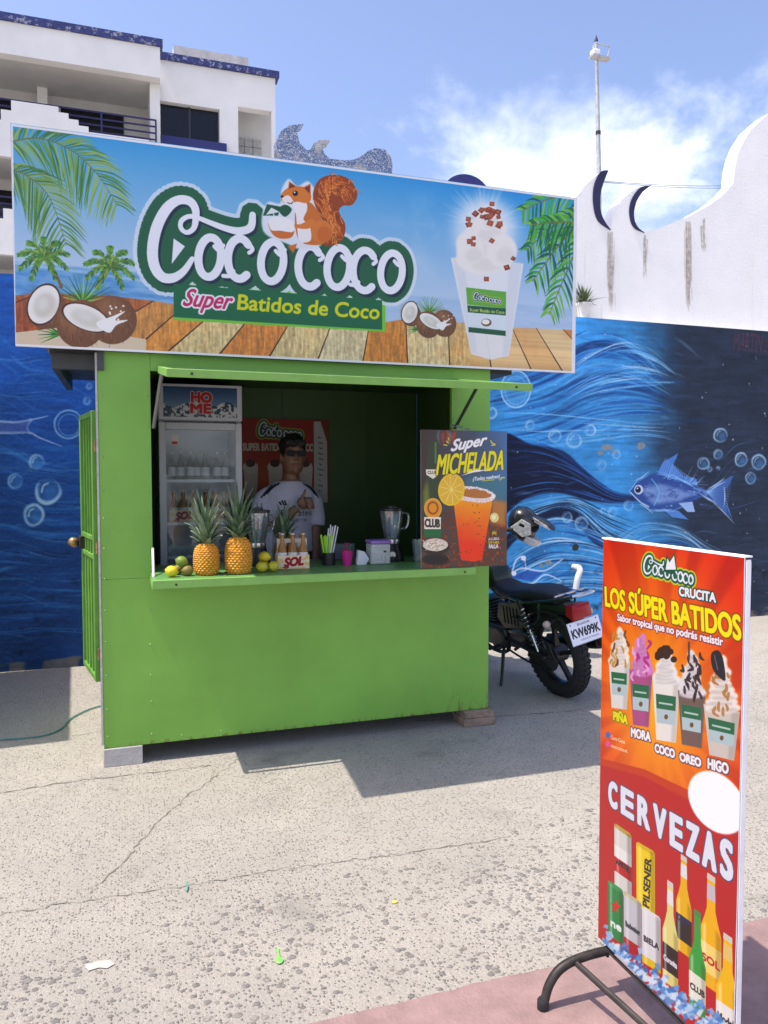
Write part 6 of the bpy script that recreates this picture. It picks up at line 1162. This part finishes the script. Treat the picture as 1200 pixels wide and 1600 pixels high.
decal('crest', [(1.262, 1.352), (1.264, 1.405)], .032, M('crest_gold', (.35, .26, .06), .5), 4); decal('crest_mark', [(1.262, 1.37), (1.264, 1.39)], .014, M('crest_blue', (.05, .08, .3), .5), 3)
def decal_text(st, x0, x1, z0, h):
    tr, _ = text_tris(st); mb = MB()
    for t in tr:
        q = []
        for p in t:
            c = (x0+p[0]*(x1-x0), z0+p[1]*h); h_, *_r = bvh.ray_cast(Vector((c[0], PYc-.8, c[1])), Vector((0, 1, 0)))
            if h_ is None: break
            q.append(h_+Vector((0, -.0025, 0)))
        if len(q) == 3: mb.add(q, [(0, 1, 2)])
    tag(mb.build('shirt_lettering', NV, so_, smooth=0, fix=False), kind='stuff')
decal_text('Emirates', 1.075, 1.285, 1.285, .042); decal_text('FLY BETTER', 1.13, 1.25, 1.248, .018)
decal('sleeve_badge', [(.940, 1.33), (.944, 1.37)], .034, M('badge_grey', (.16, .17, .24), .6), 4); decal('sleeve_badge', [(.938, 1.285), (.942, 1.305)], .040, M('badge_pale', (.3, .32, .4), .6), 3)
sho = MB(); sho.loft([ringe((PXc, PYc, z), rx, ry, 22) for z, rx, ry in ((.86, .18, .13), (.98, .17, .125), (1.07, .158, .112))])
for s in (-1, 1): limb(sho, [(PXc+s*.08, PYc, .98), (PXc+s*.09, PYc-.008, .80), (PXc+s*.092, PYc-.005, .66)], [.108, .102, .095])
fuse(sho.build('shorts', M('shorts_dark', (.02, .02, .028), .8), V, fix=False), .01, 3)
hr = MB(); rg = random.Random(4); hr.loft([ringe((Hc.x, Hc.y+.022, Hc.z+z), rx, ry) for z, rx, ry in ((-.02, .082, .085), (.03, .088, .100), (.07, .086, .104), (.105, .066, .086), (.128, .04, .05), (.135, .01, .02))])
for k in range(46): a = rg.uniform(0, 6.28); e = rg.uniform(.15, 1.3); d = Vector((math.cos(a)*math.cos(e)*.082, math.sin(a)*math.cos(e)*.098+.02, .04+math.sin(e)*.088)); hr.ell(tuple(Hc+d), (.016, .016, .02), 7, 5)
for k in range(7): hr.ell(tuple(Hc+Vector((-.055+.018*k, -.078-.006*math.sin(k), .075+.004*math.sin(k*2)))), (.014, .014, .026), 7, 5)
fuse(hr.build('hair', M('hair_black', (.008, .007, .007), .5, bump=.5, bs=120), V, fix=False), .006, 1)
sg = MB(); LN = M('lens_black', (.006, .006, .008), .3, spec=.15)
for s in (-1, 1): sg.prism([(s*.036+.031*math.cos(q)*(abs(math.cos(q))**-.25 if abs(math.cos(q)) > .05 else 1), .006+.021*math.sin(q)) for q in np.arange(14)*2*math.pi/14], Hc+Vector((0, -.103, 0)), (1, 0, 0), (0, 0, 1), (0, .006, 0))
sgo = sg.build('sunglasses', LN, V, smooth=0); fm = MB().box(Hc.x-.012, Hc.x+.012, Hc.y-.104, Hc.y-.098, Hc.z+.012, Hc.z+.019)
for s in (-1, 1): fm.cyl((Hc.x+s*.066, Hc.y-.10, Hc.z+.014), (Hc.x+s*.083, Hc.y+.02, Hc.z+.008), .003, n=6)
fm.build('glasses_frame', LN, sgo, smooth=30)

# ================================================================ MOTORCYCLE
BK = thing('motorcycle', 'dark parked motorcycle with rear rack and white number plate', 'motorcycle', (3.03, .40, 0), world=False); BK.rotation_euler = (math.radians(-10), 0, math.radians(98))
BLK = M('gloss_black_paint', (.012, .013, .014), .22, coat=.4); DGN = M('dark_green_paint', (.008, .018, .012), .38, coat=.1); RUB = M('tyre_rubber', (.018, .018, .019), .8, var=.2, vs=40, bump=.2, bs=200); CHR = M('chrome', (.62, .63, .64), .16, metal=1, var=.05); STL = M('engine_alloy', (.07, .07, .075), .45, metal=.7, var=.2); SEATM = M('seat_vinyl', (.014, .015, .030), .5, var=.15, bump=.3, bs=120); FRM = M('frame_black', (.014, .014, .015), .45)
RGB_ = M('rail_green_black', (.03, .05, .035), .25, metal=.6)
def wheel(cx, R, w_, knob, disc=False):
    mb = MB(); n = 48; m = 14; rings = []
    for i in range(n):
        a = 2*math.pi*i/n; rings.append([Vector((cx+(R-w_*.95+w_*.95*math.cos(q)*1.0)*math.cos(a), w_*1.05*math.sin(q), R+(R-w_*.95+w_*.95*math.cos(q))*math.sin(a))) for q in np.arange(m)*2*math.pi/m])
    ty = mb.loft(rings, closed=True).build('wheel', RUB, BK, smooth=50)
    tr = MB()
    for i in range(44):
        a = 2*math.pi*i/44
        for s, off in ((-1, 0), (1, .5), (0, .25)):
            aa = a+off*2*math.pi/44; q0 = s*.62; rr = R-w_*.95+w_*.95*math.cos(q0); yy = w_*1.05*math.sin(q0); Mx = Matrix.Translation((cx+rr*math.cos(aa), yy, R+rr*math.sin(aa))) @ Matrix.Rotation(-aa, 4, 'Y') @ Matrix.Rotation(q0, 4, 'Z'); tr.box(-.002, .006, -.015, .015, -.011, .011, M=Mx)
    tag(tr.build('tread_blocks', RUB, ty, smooth=0), kind='stuff')
    rm = MB(); ri = R-w_*1.75; rg_ = []
    for i in range(n): a = 2*math.pi*i/n; rg_.append([Vector((cx+(ri+dx)*math.cos(a), dy, R+(ri+dx)*math.sin(a))) for dx, dy in ((.012, -.036), (.012, .036), (-.004, .03), (-.012, .012), (-.012, -.012), (-.004, -.03))])
    rm.loft(rg_, closed=True).build('rim', M('rim_dark', (.05, .05, .052), .35, metal=.7), ty, smooth=40)
    for k in range(5):
        a = 2*math.pi*k/5+.35; u = Vector((math.cos(a), 0, math.sin(a))); v = Vector((-math.sin(a), 0, math.cos(a))); c = Vector((cx, 0, R)); MB().loft([[c+u*rr+v*(ww*sv)+Vector((0, t_*sy, 0)) for sv, sy in ((-1, -1), (1, -1), (1, 1), (-1, 1))] for rr, ww, t_ in ((.04, .016, .022), (ri*.55, .013, .016), (ri-.006, .018, .014))]).build('spoke', M('rim_dark', 0), ty, smooth=30)
    MB().cyl((cx, -.055, R), (cx, .055, R), .062, n=24).build('hub', STL, ty); MB().cyl((cx, -.12, R), (cx, .12, R), .009, n=10).build('axle', CHR, ty)
    return ty
rw = wheel(0, .305, .056, True); MB().lathe([(.10, 0), (.105, .004), (.10, .008), (.03, .009)], 40, M=Matrix.Rotation(-math.pi/2, 4, 'X')).xf(Matrix.Translation((0, .072, .305))).build('sprocket', STL, rw)
fw = wheel(1.25, .30, .048, False)
for s in (-1, 1):
    MB().tube([(0, s*.105, .305), (.25, s*.10, .33), (.5, s*.09, .36)], .017, 10).build('swingarm', FRM, BK)
    mb = MB(); a, b = Vector((.03, s*.135, .35)), Vector((.175, s*.14, .70)); sk = MB().cyl(a, a+(b-a)*.45, .011, n=10).build('shock_absorber', CHR, BK); MB().cyl(a+(b-a)*.40, b, .021, n=12).build('shock_body', FRM, sk)
    d = (b-a).normalized(); u = d.cross(Vector((0, 1, 0))).normalized(); v = d.cross(u); MB().tube([a+(b-a)*(.10+.72*t)+(u*math.cos(t*9*6.283)+v*math.sin(t*9*6.283))*.026 for t in np.linspace(0, 1, 100)], .0042, 5).build('spring', CHR, sk)
    MB().tube(spline([(.98, s*.09, .93), (1.08, s*.09, .68), (1.25, s*.09, .30)], 4), [.026, .024, .02]+[.02]*6, 10).build('fork_leg', CHR, BK)
    MB().tube(spline([(.95, 0, 1.0), (.93, s*.1, 1.03), (.92, s*.24, 1.08), (.86, s*.36, 1.06)], 5), .011, 8).build('handlebar', FRM, BK); MB().cyl((.90, s*.285, 1.072), (.855, s*.375, 1.058), .017, n=10).build('grip', RUB, BK)
    mr = MB().cyl((.91, s*.23, 1.08), (.93, s*.27, 1.21), .005, n=7).build('mirror_stem', FRM, BK); MB().ell((.925, s*.285, 1.245), (.012, .05, .035), 12, 8).build('mirror', BLK, mr)
    o = MB().cyl((-.16, s*.10, .60), (-.17, s*.165, .595), .008, n=7).build('indicator', FRM, BK); MB().ell((-.172, s*.185, .595), (.026, .028, .026), 12, 8).build('indicator_lens', M('clear_lens', (.62, .52, .46), .15, trans=.3), o)
    MB().tube(spline([(.30, s*.13, .70), (.10, s*.155, .70), (-.10, s*.155, .735), (-.30, s*.135, .775), (-.355, s*.09, .79)], 5), .010, 8).build('grab_rail', CHR if s < 0 else RGB_, BK)
    MB().tube(spline([(.28, s*.14, .56), (.05, s*.16, .55), (-.05, s*.16, .60), (-.08, s*.157, .735)], 4), .008, 8).build('guard_rail', RGB_, BK)
    MB().cyl((.52, s*.06, .30), (.52, s*.22, .29), .013, n=8).build('foot_peg', RUB, BK); MB().cyl((.22, s*.10, .37), (.20, s*.21, .35), .012, n=8).build('rear_foot_peg', RUB, BK)
    MB().prism([(.12, .50), (.42, .44), (.50, .52), (.46, .64), (.20, .68)], (0, s*.105, 0), (1, 0, 0), (0, 0, 1), (0, s*.02, 0)).build('side_cover', DGN, BK, bevel=.006)
    for k in range(5): MB().box(.24+.04*k, .25+.04*k, s*.125-.004, s*.125+.006, .49, .62).build('cover_rib', DGN, BK, smooth=0)
# rack behind the seat
for q in ([(-.355, .09, .79), (-.385, .04, .795), (-.385, -.04, .795), (-.355, -.09, .79)],): MB().tube(spline(q, 4), .010, 8).build('rack_bar', CHR, BK)
for x in (-.30, -.22): MB().cyl((x, -.13, .778+.0), (x, .13, .778), .007, n=7).build('rack_bar', CHR, BK)
for y in (-.05, .05): MB().cyl((-.385, y, .795), (-.12, y, .765), .007, n=7).build('rack_bar', CHR, BK)
# seat, tank, tail
def sec(x, z, w_, h_): return [Vector((x, w_*math.copysign(abs(math.cos(q))**.6, math.cos(q)), z+h_*math.copysign(abs(math.sin(q))**.7, math.sin(q)))) for q in np.arange(20)*2*math.pi/20]
MB().loft([sec(*p) for p in ((-.17, .735, .06, .02), (-.155, .74, .095, .04), (-.05, .745, .115, .05), (.08, .74, .125, .052), (.20, .725, .13, .05), (.30, .705, .125, .05), (.42, .70, .115, .052), (.54, .73, .095, .055), (.60, .76, .06, .03))]).build('seat', SEATM, BK)
MB().loft([sec(*p) for p in ((.52, .74, .06, .05), (.56, .78, .10, .09), (.68, .82, .135, .115), (.80, .83, .14, .11), (.90, .82, .11, .09), (.95, .82, .05, .05))]).build('fuel_tank', DGN, BK)
MB().loft([sec(*p) for p in ((-.24, .655, .045, .03), (-.2, .665, .06, .045), (.0, .655, .085, .05), (.25, .62, .09, .06))]).build('tail_cowl', DGN, BK)
g = MB(); rings = []
for k in range(15): a = math.radians(35+k*8.5); rings.append([Vector((.0+rr*math.cos(a), yy, .305+rr*math.sin(a))) for yy, rr in ((-.075, .325), (-.06, .348), (0, .36), (.06, .348), (.075, .325), (.06, .34), (0, .352), (-.06, .34))])
g.loft(rings).build('rear_mudguard', BLK, BK)
g = MB(); rings = []
for k in range(14): a = math.radians(40+k*10); rings.append([Vector((1.25+rr*math.cos(a), yy, .30+rr*math.sin(a))) for yy, rr in ((-.06, .32), (0, .345), (.06, .32), (0, .338))])
g.loft(rings).build('front_mudguard', DGN, BK)
tl = MB().loft([[Vector((x, y*sy, z)) for y, z in ((-1, z0), (1, z0), (.85, z1), (-.85, z1))] for x, sy, z0, z1 in ((-.335, .065, .635, .70), (-.32, .085, .615, .715), (-.235, .075, .635, .705))]).build('tail_light', M('red_lens', (.42, .012, .02), .15, trans=.25), BK, bevel=.006); MB().box(-.30, -.26, -.03, .03, .575, .614).build('light_bracket', FRM, tl, smooth=0)
PMx = Matrix.Translation((-.335, 0, .535)) @ Matrix.Rotation(math.radians(-90), 4, 'Z') @ Matrix.Rotation(math.radians(-16), 4, 'X'); mb = printed_panel((-.135, 0, -.075), (.27, 0, 0), (0, 0, .152), (0, .002, 0)); mb.xf(PMx); pt = mb.build('number_plate', [M_print('plate_film', IMG_PLATE, .35, .4), STL], BK, smooth=0)
MB().tube([(-.30, 0, .60), (-.325, 0, .54), (-.31, 0, .48)], .012, 6).build('plate_bracket', FRM, pt)
ex = MB().tube(spline([(.70, -.06, .33), (.60, -.13, .25), (.40, -.16, .27), (.30, -.165, .30)], 5), .020, 10).build('exhaust', STL, BK); MB().tube([(.32, -.165, .295), (.28, -.167, .30), (-.18, -.19, .375), (-.24, -.193, .385), (-.25, -.193, .386)], [.03, .045, .05, .047, .038], 18).build('muffler', M('muffler_black', (.02, .02, .02), .35, metal=.5), ex); MB().tube([(-.248, -.193, .386), (-.262, -.194, .388)], [.034, .034], 16).build('muffler_mouth', M('soot_opening_black', (.004, .004, .004), .9), ex)
# engine and frame
eng = MB().box(.45, .78, -.12, .12, .27, .44).build('engine', STL, BK, bevel=.03)
for k in range(8): MB().box(.60+.010*k, .74+.010*k, -.075, .075, .45+.022*k, .461+.022*k).build('cooling_fin', STL, eng, bevel=.004)
MB().cyl((.52, .12, .35), (.52, .145, .35), .085, n=24).build('crank_cover', STL, eng, bevel=.008)
for s in (-1, 1): MB().tube(spline([(.95, s*.03, .90), (.86, s*.05, .45), (.78, s*.07, .24), (.48, s*.08, .25), (.42, s*.08, .55), (.40, s*.09, .68)], 5), .015, 8).build('frame_tube', FRM, BK); MB().tube([(.95, s*.03, .86), (.5, s*.08, .67), (-.15, s*.08, .63)], .013, 8).build('frame_tube', FRM, BK)
MB().tube(spline([(0, .085, .405), (.25, .085, .42), (.52, .085, .42), (.56, .085, .36), (.52, .085, .28), (.25, .085, .22), (0, .085, .205)], 5), .008, 6).build('chain', FRM, BK); MB().prism([(-.11, .30), (-.06, .42), (.2, .445), (.42, .43), (.42, .405), (.2, .41), (-.02, .37), (-.08, .29)], (0, .095, 0), (1, 0, 0), (0, 0, 1), (0, .012, 0)).build('chain_guard', BLK, BK, bevel=.003)
sd_ = MB().tube([(.50, .10, .28), (.42, .20, .12), (.395, .245, .040)], .012, 8).build('side_stand', FRM, BK); MB().tube([(.40, .24, .045), (.36, .27, .034), (.345, .30, .036)], .010, 7).build('stand_foot', FRM, sd_); MB().tube([(.50, .12, .26), (.44, .205, .10)], .005, 6).build('stand_spring', CHR, sd_)
hl = MB().lathe([(.03, 0), (.075, .03), (.09, .08), (.092, .12)], 20, M=Matrix.Rotation(math.pi/2, 4, 'Y')).xf(Matrix.Translation((1.0, 0, .92))).build('headlight', BLK, BK); MB().lathe([(.088, .121), (.06, .135), (.005, .14)], 20, M=Matrix.Rotation(math.pi/2, 4, 'Y')).xf(Matrix.Translation((1.0, 0, .92))).build('headlight_lens', glass('clear_plastic', 0), hl)
# ---------------- helmet hung on the handlebar
HM = thing('helmet', 'black and white off-road helmet with peak hung on the handlebar', 'helmet', (3.255, 1.40, 1.155), world=False); HM.rotation_euler = (math.radians(10), math.radians(22), math.radians(-30)); HG = M('helmet_black', (.012, .012, .014), .25, coat=.5); HWm = M('helmet_white', (.55, .55, .56), .35, var=.35, vs=40)
# x = face direction
mb = MB(); mb.loft([[Vector((x+rx*.0+rx*math.cos(q)*1.0, ry*math.sin(q), z)) for q in np.arange(22)*2*math.pi/22] for z, rx, ry, x in ((-.14, .06, .055, .05), (-.12, .105, .085, .03), (-.06, .125, .11, .01), (.0, .130, .122, 0), (.06, .122, .115, -.005), (.105, .085, .085, -.01), (.128, .03, .03, -.01))]); hs = mb.build('shell', HG, HM)
MB().loft([[Vector((x, y*w_, z)) for y, z in ((-1, z0), (1, z0), (1, z1), (-1, z1))] for x, w_, z0, z1 in ((.06, .105, -.13, -.07), (.13, .085, -.14, -.08), (.185, .045, -.135, -.085), (.20, .02, -.125, -.095))]).build('chin_bar', HWm, HM, bevel=.008)
MB().loft([[Vector((x, y*w_, z+zz)) for y, zz in ((-1, -.012), (-.6, .008), (.6, .008), (1, -.012), (.6, 0), (-.6, 0))] for x, w_, z in ((.03, .105, .085), (.12, .10, .09), (.20, .085, .075), (.26, .06, .055))]).build('peak', HG, HM, smooth=30)
MB().ell((.085, 0, .0), (.055, .098, .048), 16, 10).build('visor_opening', M('soot_opening_black', 0), HM)  # solid black form paints in the shade inside the face opening
for s in (-1, 1): MB().prism([(-.08, -.05), (.04, -.09), (.10, -.04), (.06, .04), (-.02, .05)], (0, s*.113, 0), (1, 0, 0), (0, 0, 1), (0, s*.006, 0)).build('graphic_panel', HWm, HM, bevel=.003); MB().prism([(.08, .0), (.22, 0), (.19, .02), (.06, .03)], (0, s*.085, .07), (1, 0, -.1), (0, 0, 1), (0, s*.012, 0)).build('peak_graphic', HWm, HM, smooth=0)
